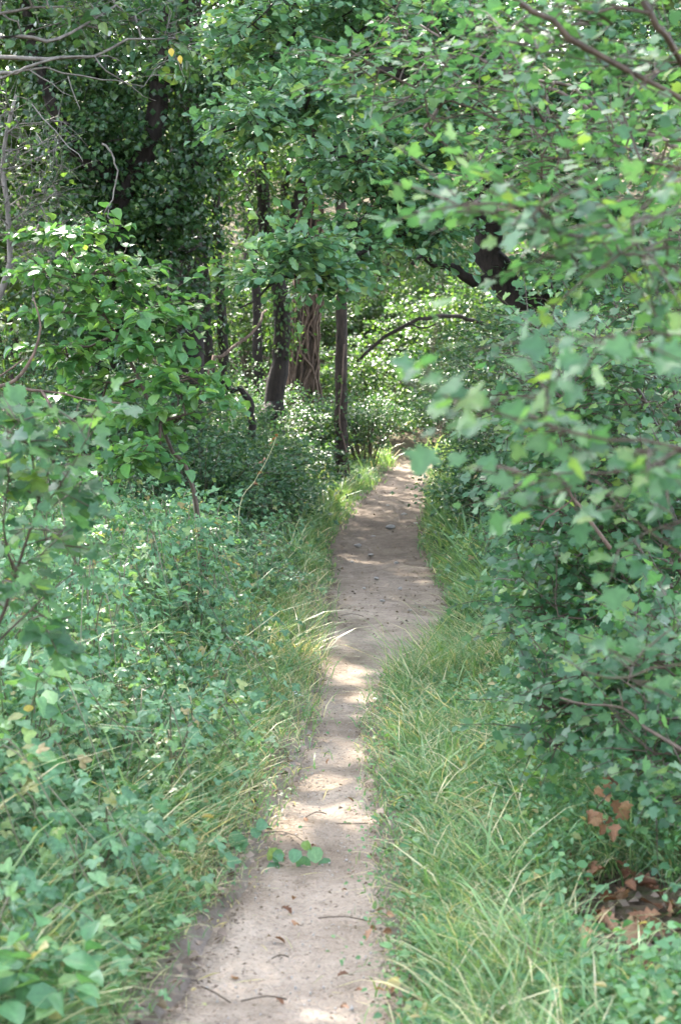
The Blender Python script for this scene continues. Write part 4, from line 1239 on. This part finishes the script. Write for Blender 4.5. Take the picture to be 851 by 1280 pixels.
def grass_patch(label, seed, n, fx, y0, y1, hfun, dry=.12, lean=.5, edge=.02, wid=(.0028, .0055), p=1., spread=.05, per=14, wind=None):
    rng = R_(seed)
    x, y, tb = tufted(rng, n, fx, y0, y1, per, spread, p)
    d = path_dist(x, y)
    ok = (((x - LITX) / .28) ** 2 + ((y - LITY) / .6) ** 2 > rng.uniform(.5, 1.3, len(x))) & (d > edge - .02 + rng.normal(0, .055, len(x)) + .12 * (x < 0) * (1 - sstep(4.3, 5.4, y)) + .05 * wob(x, y, .3, 31))
    x, y, tb, d = x[ok], y[ok], tb[ok], d[ok]
    n = len(x)
    lf = wob(x, y, .45, seed)
    long_ = rng.uniform(0, 1, n) < .16
    h = hfun(x, y, d) * rng.uniform(.35, 1.05, n) * (1 + .15 * tb) * (1 + .35 * lf) * np.where(long_, 1.55, .9)
    h = np.clip(h, .03, 1.1)
    tint = np.clip(rng.normal(.34, .2, n) + .10 * tb + .22 * long_ + .18 * wob(x, y, .7, seed + 50), 0, .8)
    dr = rng.uniform(0, 1, n) < dry * (1 + .8 * wob(x, y, .5, seed + 90))
    tint = np.where(dr, rng.uniform(.84, 1, n), tint)
    lean = lean + .15 * long_ + .25 * dr
    mb = MB()
    blades(mb, rng, x, y, h, rng.uniform(*wid, n) * (1 + y / 25) * np.where(long_, 1.35, 1) * rng.choice([.7, 1, 1, 1.5], n), np.clip(rng.normal(lean, .3, n), .05, 1.5), tint, .5, wind)
    o = mb.build('grass', G['grass'])
    o['kind'] = 'stuff'
    tag(o, label, 'grass')


# tongue of grass between the path and the right bank
grass_patch('tall fresh green grass tongue growing right of the path', 901, 54000, lambda y, u: xr(y) + u ** .8 * (.85 + .02 * y) * (1 - .35 * sstep(8.3, 9.8, y)), 2.9, 9.9,
            lambda x, y, d: .06 + .12 * sstep(0, .25, d) + .10 * sstep(6.5, 8.4, y), .30, .75, wind=(-.15, -.1, 0), wid=(.0016, .0040), per=7, spread=.07)
grass_patch('grass and straw along the left edge of the path', 902, 30000, lambda y, u: xl(y) - u ** 1.1 * (.70 + .02 * y), 2.9, 13.5,
            lambda x, y, d: .05 + .18 * sstep(0, .35, d) + .10 * sstep(6.0, 8, y), .30, .85, wind=(.15, -.1, 0), wid=(.0016, .0040), per=7, spread=.07)
grass_patch('tall grass among the brambles of the left verge', 903, 20000, lambda y, u: xl(y) - .4 - u * (.4 + .14 * y), 3.2, 13,
            lambda x, y, d: .32 + .30 * sstep(.5, 1.4, d), .28, .7, wid=(.002, .0045), per=9)
grass_patch('dark green grass on the right verge beside the stony path', 904, 20000, lambda y, u: xr(y) + u ** 1.3 * 1.1, 9.6, 27,
            lambda x, y, d: .08 + .30 * sstep(0, .3, d), .08, .55, wid=(.004, .008), wind=(-.3, -.3, 0))
grass_patch('grass fringing the left side of the far path', 905, 14000, lambda y, u: xl(y) - u ** 1.4 * 1.2, 12, 27,
            lambda x, y, d: .06 + .22 * sstep(0, .3, d), .12, .55, wid=(.004, .008))
grass_patch('soft green grass on the rising bank beyond the end of the path', 906, 12000, lambda y, u: .6 + u * 3.2 + (y - 29) * .05, 29.8, 40,
            lambda x, y, d: .35 + 0 * x, .05, .5, wid=(.014, .024))
grass_patch('grass and herbs under the maples on the right bank', 907, 10000, lambda y, u: xr(y) + .6 + u * (.35 + .09 * y), 3.0, 9.5,
            lambda x, y, d: .18 + 0 * x, .2, .6)

# ------------------------------------------------------------------ low herb layer
def herb_layer(name, label, seed, n, fx, y0, y1, hfun, T, leaf, mat, p=1., k=8, edge=.06):
    rng = R_(seed)
    m = n // k
    u = rng.uniform(0, 1, m); y = 1 / (1 / y0 + (1 / y1 - 1 / y0) * rng.uniform(0, 1, m) ** p); x = fx(y, u)
    d = path_dist(x, y)
    ok = (((x - LITX) / .28) ** 2 + ((y - LITY) / .6) ** 2 > rng.uniform(.5, 1.2, m)) & (d > edge + rng.normal(0, .04, m) + .14 * (x < 0) * (1 - sstep(4.3, 5.4, y)))
    x, y, d = x[ok], y[ok], d[ok]
    m = len(x)
    hh = hfun(x, y, d)
    z = base_h(x, y)
    tz = rng.uniform(.15, 1, (m, k)) ** .6 * hh[:, None] * rng.uniform(.6, 1.1, (m, 1))
    sp = .10 + .0 * tz
    pos = np.stack([x[:, None] + rng.normal(0, .07, (m, k)), y[:, None] + rng.normal(0, .07, (m, k)), z[:, None] + tz + .01], -1).reshape(-1, 3)
    M = len(pos)
    dd = rng.normal(0, 1, (M, 3)) * np.array([1, 1, .35])
    nv = UP + np.array([0, -.35, 0]) + rng.normal(0, .42, (M, 3))
    tint = np.clip(np.repeat(rng.uniform(.1, .85, m), k) + rng.normal(0, .15, M), 0, 1)
    mb = MB()
    place(mb, T, pos, dd, nv, leaf * rng.uniform(.6, 1.25, M), tint)
    # thin stems carrying the leaves
    st = np.stack([x, y, z - .02], -1); tp = np.stack([x + rng.normal(0, .05, m), y + rng.normal(0, .05, m), z + hh], -1)
    wv = np.tile(np.array([.0016, 0, 0]), (m, 1))
    V = np.stack([st - wv, st + wv, tp + wv * .5, tp - wv * .5], 1).reshape(-1, 3)
    mb.add(V, (np.array([[0, 1, 2, 3]])[None] + np.arange(m)[:, None, None] * 4).reshape(-1, 4), None, .35)
    o = mb.build(name, G[mat]); o['kind'] = 'stuff'
    tag(o, label, 'undergrowth')


herb_layer('ground_cover', 'mixed low leafy herbs filling the left verge', 911, 54000, lambda y, u: xl(y) - .26 - u * (.35 + .22 * y), 2.9, 13, lambda x, y, d: .06 + .46 * sstep(.1, 1.2, d) + .15 * sstep(6, 8.5, y) * sstep(.3, 1.2, d), T_HEX, .040, 'herb')
herb_layer('ground_cover', 'low leafy herbs at the foot of the right bank', 912, 30000, lambda y, u: xr(y) + .15 + u * (.5 + .15 * y), 2.9, 10, lambda x, y, d: .05 + .20 * sstep(.3, .8, d), T_HEX, .034, 'herb')
herb_layer('ground_cover', 'dark low undergrowth covering the wood floor at mid left', 913, 42000, lambda y, u: xl(y) - .35 - u * (.30 * y), 11, 30, lambda x, y, d: .12 + .38 * sstep(.1, 1.2, d), T_DIAW, .065, 'shrub', k=10)
herb_layer('ground_cover', 'dark low undergrowth on the right verge beyond the maples', 914, 34000, lambda y, u: xr(y) + .2 + u * (.16 * y), 9.5, 28, lambda x, y, d: .10 + .50 * sstep(.05, .9, d), T_DIAW, .055, 'shrub', k=10)
herb_layer('ground_cover', 'sunlit low growth covering the far bank', 915, 36000, lambda y, u: -16 + u * 32, 29, 56, lambda x, y, d: .7 + 0 * x, T_DIAW, .12, 'wood', k=10, p=.8)
herb_layer('ground_cover', 'tiny creeping herbs along the edges of the path', 916, 3000, lambda y, u: np.where(u < .5, xl(y) - .02 - u * .5, xr(y) + .02 + (u - .5) * .3), 3.0, 9, lambda x, y, d: .02 + .05 * sstep(0, .1, d), T_HEX, .016, 'herb', edge=-.02)

# ------------------------------------------------------------------ litter, stones, twigs
def litter(label, seed, n, fx, y0, y1, T, leaf, p=1., inpath=False, edge=(0, 9)):
    rng = R_(seed)
    u = rng.uniform(0, 1, n); y = 1 / (1 / y0 + (1 / y1 - 1 / y0) * rng.uniform(0, 1, n) ** p); x = fx(y, u)
    pos = np.c_[x, y, base_h(x, y) + (-.022 if inpath else .008)]
    dd = rng.normal(0, 1, (n, 3)) * np.array([1, 1, .1]); nv = UP + rng.normal(0, .35, (n, 3))
    mb = MB(); place(mb, T, pos, dd, nv, leaf * rng.uniform(.4, 1.2, n), rng.uniform(0, 1, n))
    o = mb.build('leaf_litter', G['dead']); o['kind'] = 'stuff'
    tag(o, label, 'leaf litter')


litter('fine brown litter scattered over the near pale path', 921, 1700, lambda y, u: xl(y) + (.5 - .5 * np.cos(math.pi * (.5 - .5 * np.cos(math.pi * u)))) * (xr(y) - xl(y)), 3.3, 10, T_DIA, .016, inpath=True)
litter('dark leaf litter on the stony far path', 922, 1800, lambda y, u: xl(y) + (.5 - .5 * np.cos(math.pi * (.5 - .5 * np.cos(math.pi * u)))) * (xr(y) - xl(y)), 10, 27, T_DIAW, .026, inpath=True)
litter('dry leaf litter under the plants beside the path', 923, 5000, lambda y, u: np.where(u < .5, xl(y) - u * 2.2, xr(y) + (u - .5) * 2.6), 2.9, 10, T_DIAW, .04)

def crumbs():
    rng = R_(925)
    n = 2200
    u = rng.beta(.8, .8, n); y = 1 / (1 / 3.4 + (1 / 16 - 1 / 3.4) * rng.uniform(0, 1, n)); x = xl(y) + u * (xr(y) - xl(y))
    V = np.array([(1, 0, 0), (0, 1, 0), (-1, 0, 0), (0, -1, 0), (0, 0, .7), (0, 0, -.7)], float)
    T = np.array([(0, 1, 4), (1, 2, 4), (2, 3, 4), (3, 0, 4), (1, 0, 5), (2, 1, 5), (3, 2, 5), (0, 3, 5)])
    pos = np.c_[x, y, base_h(x, y) - .040]
    mb = MB()
    place(mb, (V, np.zeros((0, 4), int), T), pos, rng.normal(0, 1, (n, 3)), UP + rng.normal(0, .3, (n, 3)), rng.uniform(.001, .0028, n) * rng.choice([1, 1, 1, 1, 1.9], n), rng.uniform(0, 1, n))
    o = mb.build('grit', G['stone']); o['kind'] = 'stuff'
    tag(o, 'fine grit and soil crumbs on the bare path', 'grit')
    mb = MB()
    n = 80
    u = rng.beta(.5, .5, n); y = 1 / (1 / 3.4 + (1 / 11 - 1 / 3.4) * rng.uniform(0, 1, n)); x = xl(y) + u * (xr(y) - xl(y))
    place(mb, (T_LANCE[0] * np.array([.10, 1, .3]), T_LANCE[1], T_LANCE[2]), np.c_[x, y, base_h(x, y) - .024], rng.normal(0, 1, (n, 3)) * np.array([1, 1, .05]), UP + rng.normal(0, .1, (n, 3)), rng.uniform(.03, .11, n), rng.uniform(.84, 1, n))
    o = mb.build('straw', G['grass']); o['kind'] = 'stuff'
    tag(o, 'short dry straw pieces strewn on the bare path', 'straw')


crumbs()
dl = MB(); dl.add(T_OAK[0] * np.array([1, 1, 2.6]), T_OAK[1], T_OAK[2]); DEADLEAF = dl.mesh('dead_oak_leaf', G['dead1'])
dl = MB(); dl.add(T_MAPLE[0] * np.array([1, 1, 2.2]), T_MAPLE[1], T_MAPLE[2]); DEADMAPLE = dl.mesh('dead_maple_leaf', G['dead1'])


def lay(me, name, x, y, z, s, rng, tilt=.35):
    o = bpy.data.objects.new(name, me); COL.objects.link(o)
    o.location = (x, y, z); o.scale = (s, s, s)
    o.rotation_euler = (rng.normal(0, tilt), rng.normal(0, tilt), rng.uniform(0, 6.28))
    return o


rng = R_(931)
k = 0
while k < 64:                                               # brown leaves on the lower right bank
    x, Y = LITX + rng.normal(0, .17), LITY + rng.normal(0, .38)
    o = lay(DEADLEAF if k % 3 else DEADMAPLE, 'fallen_leaf', x, Y, gz(x, Y) + .03 + rng.uniform(0, .05), rng.uniform(.05, .085), rng, .6)
    tag(o, 'curled brown dead leaf on the litter of the lower right bank', 'leaf', 'dead leaves on the right bank'); k += 1
for k in range(14):                                         # single leaves lying on the near path
    Y = 1 / rng.uniform(1 / 6.8, 1 / 3.9); u = rng.uniform(.1, .98); x = xl(Y) + u * (xr(Y) - xl(Y))
    o = lay(DEADLEAF, 'fallen_leaf', x, Y, gz(x, Y) - .028, rng.uniform(.018, .04), rng, .2)
    tag(o, 'small dry leaf fragment lying on the near pale path', 'leaf', 'dry leaves on the near path')
for k in range(22):                                         # pile at the bottom right corner of the path
    Y = rng.uniform(3.7, 4.5); x = xr(Y) + rng.normal(.03, .07)
    o = lay(DEADLEAF, 'fallen_leaf', x, Y, gz(x, Y) + .002 + rng.uniform(0, .012), rng.uniform(.018, .040), rng, .5)
    tag(o, 'dull brown leaf in the litter at the bottom right edge of the path', 'leaf', 'leaves at the bottom path edge')

import bmesh
STONES = []
for k in range(4):
    bm = bmesh.new(); bmesh.ops.create_icosphere(bm, subdivisions=2, radius=1)
    r = R_(940 + k)
    cuts = nrm(r.normal(size=(7, 3)))
    for v in bm.verts:
        c = np.array(v.co)
        for q in cuts:
            e = c @ q - .72
            if e > 0: c = c - q * e
        v.co = c * np.array([1, .8, .5])
    me = bpy.data.meshes.new('stone'); bm.to_mesh(me); bm.free(); me.materials.append(G['stone']); STONES.append(me)
rng = R_(945)
ST = [(447, 678, 11), (463, 690, 9), (478, 750, 9), (500, 735, 8), (470, 722, 10), (488, 655, 14), (476, 648, 13), (466, 668, 9), (505, 640, 10), (520, 652, 9), (455, 735, 6), (512, 762, 7), (530, 758, 6), (440, 700, 6), (495, 700, 7), (484, 630, 9)]
ORD = ['nearest', 'second nearest', 'third nearest', 'fourth nearest', 'fifth nearest', 'sixth nearest', 'seventh nearest', 'eighth nearest', 'eighth farthest', 'seventh farthest', 'sixth farthest', 'fifth farthest', 'fourth farthest', 'third farthest', 'second farthest', 'farthest']
for k, (px, py, s) in enumerate(sorted(ST, key=lambda q: -q[1])):
    Y = ground_y(py); x = W(px, py, Y)[0]
    o = lay(STONES[k % 4], 'stone', x, Y, gz(x, Y) - .02, s / FPX * Y * .48, rng, .15)
    tag(o, ('larger' if s > 9 else 'small') + ' grey beige stone half sunk in the far path, ' + ORD[k] + ' of its stones', 'stone', 'stones in the path')
for k, (px, py, ln, an) in enumerate([(330, 1243, .12, .1), (270, 1235, .14, -.9), (350, 1186, .05, .3), (430, 1143, .16, -.2), (440, 1025, .12, .05), (395, 1015, .09, .5), (470, 795, .10, 1.4), (440, 770, .16, -.15), (420, 712, .14, -.3)]):
    Y = ground_y(py); x = W(px, py, Y)[0]
    c = np.array([x, Y, gz(x, Y) - .018]); v = np.array([math.cos(an), math.sin(an), 0]) * ln
    mb = MB(); tube(mb, smooth_line([c - v * .5, c + rng.normal(0, .006, 3) + np.array([0, 0, .006]), c + v * .5], .03), .0022, 5)
    o = mb.build('twig', G['twig_brown'], base=c)
    tag(o, 'thin dark twig on the bare path, ' + (ORD[:5] + ORD[-4:])[k] + ' of the twigs', 'twig', 'twigs on the path')

# ------------------------------------------------------------------ small singular things
# bramble spray trailing over the path
rng = R_(951)
Y = 5.15
b = np.array([W(255, 1065, Y)[0], Y, 0]); b[2] = gz(b[0], b[1])
root = thing('bramble_spray', b, 'leafy bramble spray trailing from the left over the pale path', 'bramble')
cane = smooth_line([b, W(285, 1045, Y), W(320, 1042, Y), W(355, 1040, Y), W(380, 1052, Y), W(396, 1078, Y)], .03)
mb = MB(); tube(mb, cane, np.linspace(.0035, .0012, len(cane)), 5); tube(mb, smooth_line([W(380, 1052, Y), W(392, 1075, Y), W(404, 1095, Y), W(418, 1122, Y)], .03), .001, 4); mb.build('cane', G['twig_brown'], root, smooth=True)
pts = [(318, 1035, 10), (333, 1028, -8), (340, 1068, 14), (343, 1078, 14), (336, 1060, 12), (372, 1062, 20), (383, 1070, 18), (385, 1050, 14), (393, 1058, 12), (398, 1078, 10), (388, 1090, 10), (310, 1050, 12), (300, 1040, 12), (352, 1066, 10), (378, 1078, 14), (270, 1050, 14), (285, 1062, 14)]
P_ = np.array([W(a, c, Y - .02) for a, c, _ in pts]); n = len(P_)
L = (P_, np.c_[rng.normal(0, .6, n), rng.normal(-.3, .3, n), rng.normal(-.6, .3, n)], np.c_[rng.normal(0, .35, n), -np.ones(n) * .7, np.ones(n) * .7], rng.uniform(.038, .060, n), rng.uniform(0, .7, n))
leaf_parts(root, L, T_ROUND, 'round', G['bramble1'], 99, 1)
L = (np.array([W(398, 1082, Y), W(394, 1076, Y), W(401, 1088, Y)]), rng.normal(0, 1, (3, 3)), rng.normal(0, 1, (3, 3)), np.array([.03, .026, .03]), np.zeros(3))
leaf_parts(root, L, T_OAK, 'curled', G['dead1'], 9, 1, 'withered_leaf')

# broken pale grass stalks
def stalk(label, pts, Y, r=.0025, mat='straw'):
    P_ = [W(a, c, Y + dy) for a, c, dy in pts]
    b = P_[0].copy(); b[2] = gz(b[0], b[1]); 
    ln_ = smooth_line([b - np.array([0, 0, .02])] + P_, .04)
    mb = MB(); tube(mb, ln_, np.linspace(r, r * .5, len(ln_)), 5)
    o = mb.build('grass_stalk', G[mat], base=b); tag(o, label, 'grass stalk', 'dry stalks in the right grass')


stalk('pale bent dry stalk broken over in the right hand grass', [(716, 1096, 0), (700, 1078, 0), (660, 1040, 0), (648, 1005, 0), (637, 974, 0)], 5.0, .003)
stalk('thin dry stalk lying flat from the grass onto the path', [(545, 1052, .1), (510, 1050, 0), (470, 1049, 0), (446, 1049, 0)], 5.1, .0018)
stalk('thin pale stalk beside the broken one in the right hand grass', [(690, 1110, 0), (655, 1060, 0), (636, 1030, 0), (628, 985, 0)], 5.0, .0015)
stalk('upright dry grass stalk left of the grass tongue', [(505, 960, 0), (500, 930, 0), (482, 880, 0), (490, 850, 0)], 7.0, .0015)

# dead brown leaves hanging on a broken maple twig
rng = R_(953)
Y = 4.75
b = W(830, 985, Y + .1)
root = thing('dead_leaf_sprig', b, 'cluster of withered rust brown leaves hanging at the right', 'leaves')
mb = MB(); tw = smooth_line([b, W(800, 1000, Y), W(770, 985, Y), W(745, 1010, Y)], .03); tube(mb, tw, .002, 4); tube(mb, smooth_line([W(770, 985, Y), W(760, 970, Y), W(752, 960, Y)], .02), .0015, 4); mb.build('stem', G['twig_brown'], root)
pts = [(752, 975), (745, 985), (770, 970), (762, 1020), (748, 1015), (775, 1012), (768, 1000), (755, 1030), (742, 1022), (764, 1040), (780, 1002), (735, 1012), (758, 990), (770, 1030)]
P_ = np.array([W(a, c, Y + rng.uniform(-.06, .06)) for a, c in pts]); n = len(P_)
L = (P_, np.c_[rng.normal(0, .6, n), rng.normal(-.3, .4, n), -np.ones(n) * .8], np.c_[rng.normal(0, .6, n), -np.ones(n), rng.normal(.3, .5, n)], rng.uniform(.030, .048, n), np.zeros(n))
leaf_parts(root, L, (T_MAPLE[0] * np.array([1, 1, 3.]), T_MAPLE[1], T_MAPLE[2]), 'withered_maple', G['dead1'], 99, 1)

# red tipped shoot in the mid left undergrowth
Y = 12.5
b = W(298, 636, Y); b[2] = gz(b[0], b[1])
root = thing('bramble_shoot', b, 'slender shoot with red young leaves in the shaded mid left undergrowth', 'bramble')
mb = MB(); cn = smooth_line([b, W(300, 632, Y), W(318, 602, Y), W(333, 576, Y), W(342, 556, Y), W(345, 546, Y)], .05); tube(mb, cn, np.linspace(.006, .002, len(cn)), 5); mb.build('cane', G['straw'], root)
pts = [(329, 578), (333, 574), (343, 556), (346, 548), (341, 552), (345, 543), (328, 590), (316, 606)]
P_ = np.array([W(a, c, Y) for a, c in pts]); n = len(P_)
rng = R_(955)
L = (P_, rng.normal(0, 1, (n, 3)), UP + rng.normal(0, .5, (n, 3)), rng.uniform(.035, .06, n), np.zeros(n))
leaf_parts(root, L, T_OVAL, 'red_oval', G['redleaf'], 99, 1)

# flowers
def umbel(label, px, py, Y, r, n, seed):
    rng = R_(seed)
    c = W(px, py, Y); b = c.copy(); b[2] = gz(b[0], b[1]); b[0] += rng.normal(0, .05)
    root = thing('white_flower', b, label, 'flower', 'white flowers of the verge')
    mb = MB(); tube(mb, smooth_line([b, (b + c) / 2 + rng.normal(0, .02, 3), c], .05), .002, 5); mb.build('stem', G['twig_green'], root)
    for k in range(n):
        f = MB()
        p0 = c + rng.normal(0, 1, 3) * np.array([r, r, r * .3])
        V, Q, T = T_DIAW
        a0 = rng.uniform(0, 6)
        for q in range(5):
            a = a0 + q * 1.257
            place(f, T_DIAW, p0[None], np.array([[math.cos(a), math.sin(a), .25]]), UP[None], np.array([.010]), np.array([.5]))
        f.build('floret', G['white_petal'], root)


umbel('white flower cluster on the left verge beside the wide path', 371, 721, 11.0, .05, 26, 1)
umbel('small white flowers in the middle of the left verge', 276, 735, 10.0, .03, 12, 2)
umbel('white flowers low on the left path edge at the narrow stretch', 370, 871, 7.6, .035, 16, 3)
umbel('tiny white flower cluster just left of the bigger one by the wide path', 358, 710, 11.5, .025, 10, 4)
Y = 10.0
c = W(632, 728, Y); b = c.copy(); b[2] = gz(b[0], b[1])
root = thing('yellow_flower', b, 'single yellow flower on the right verge before the maple thicket', 'flower')
mb = MB(); tube(mb, smooth_line([b, (b + c) / 2 + np.array([.02, 0, 0]), c], .05), .002, 5); mb.build('stem', G['twig_green'], root)
for q in range(8):
    f = MB(); a = q * .785
    place(f, T_OVAL, c[None], np.array([[math.cos(a), -.35, math.sin(a)]]), np.array([[0, -1., 0.2]]), np.array([.024]), np.array([.5])); f.build('petal', G['yellow_petal'], root)
# yellow leaves on the upper left boughs
rng = R_(957)
for (px, py, lab) in [(225, 69, 'yellow autumn leaf hanging alone in the upper left foliage, lower one'), (214, 60, 'yellow autumn leaf hanging in the upper left foliage, upper one')]:
    mb = MB(); c = W(px, py, 7.6)
    place(mb, T_OVAL, c[None], np.array([[.1, 0, -1.]]), np.array([[0, -1., .3]]), np.array([.04]), np.array([.5]))
    tag(mb.build('hanging_leaf', G['yellowleaf'], base=c), lab, 'leaf')
for o in bpy.data.objects:
    if '_b' in o: del o['_b']
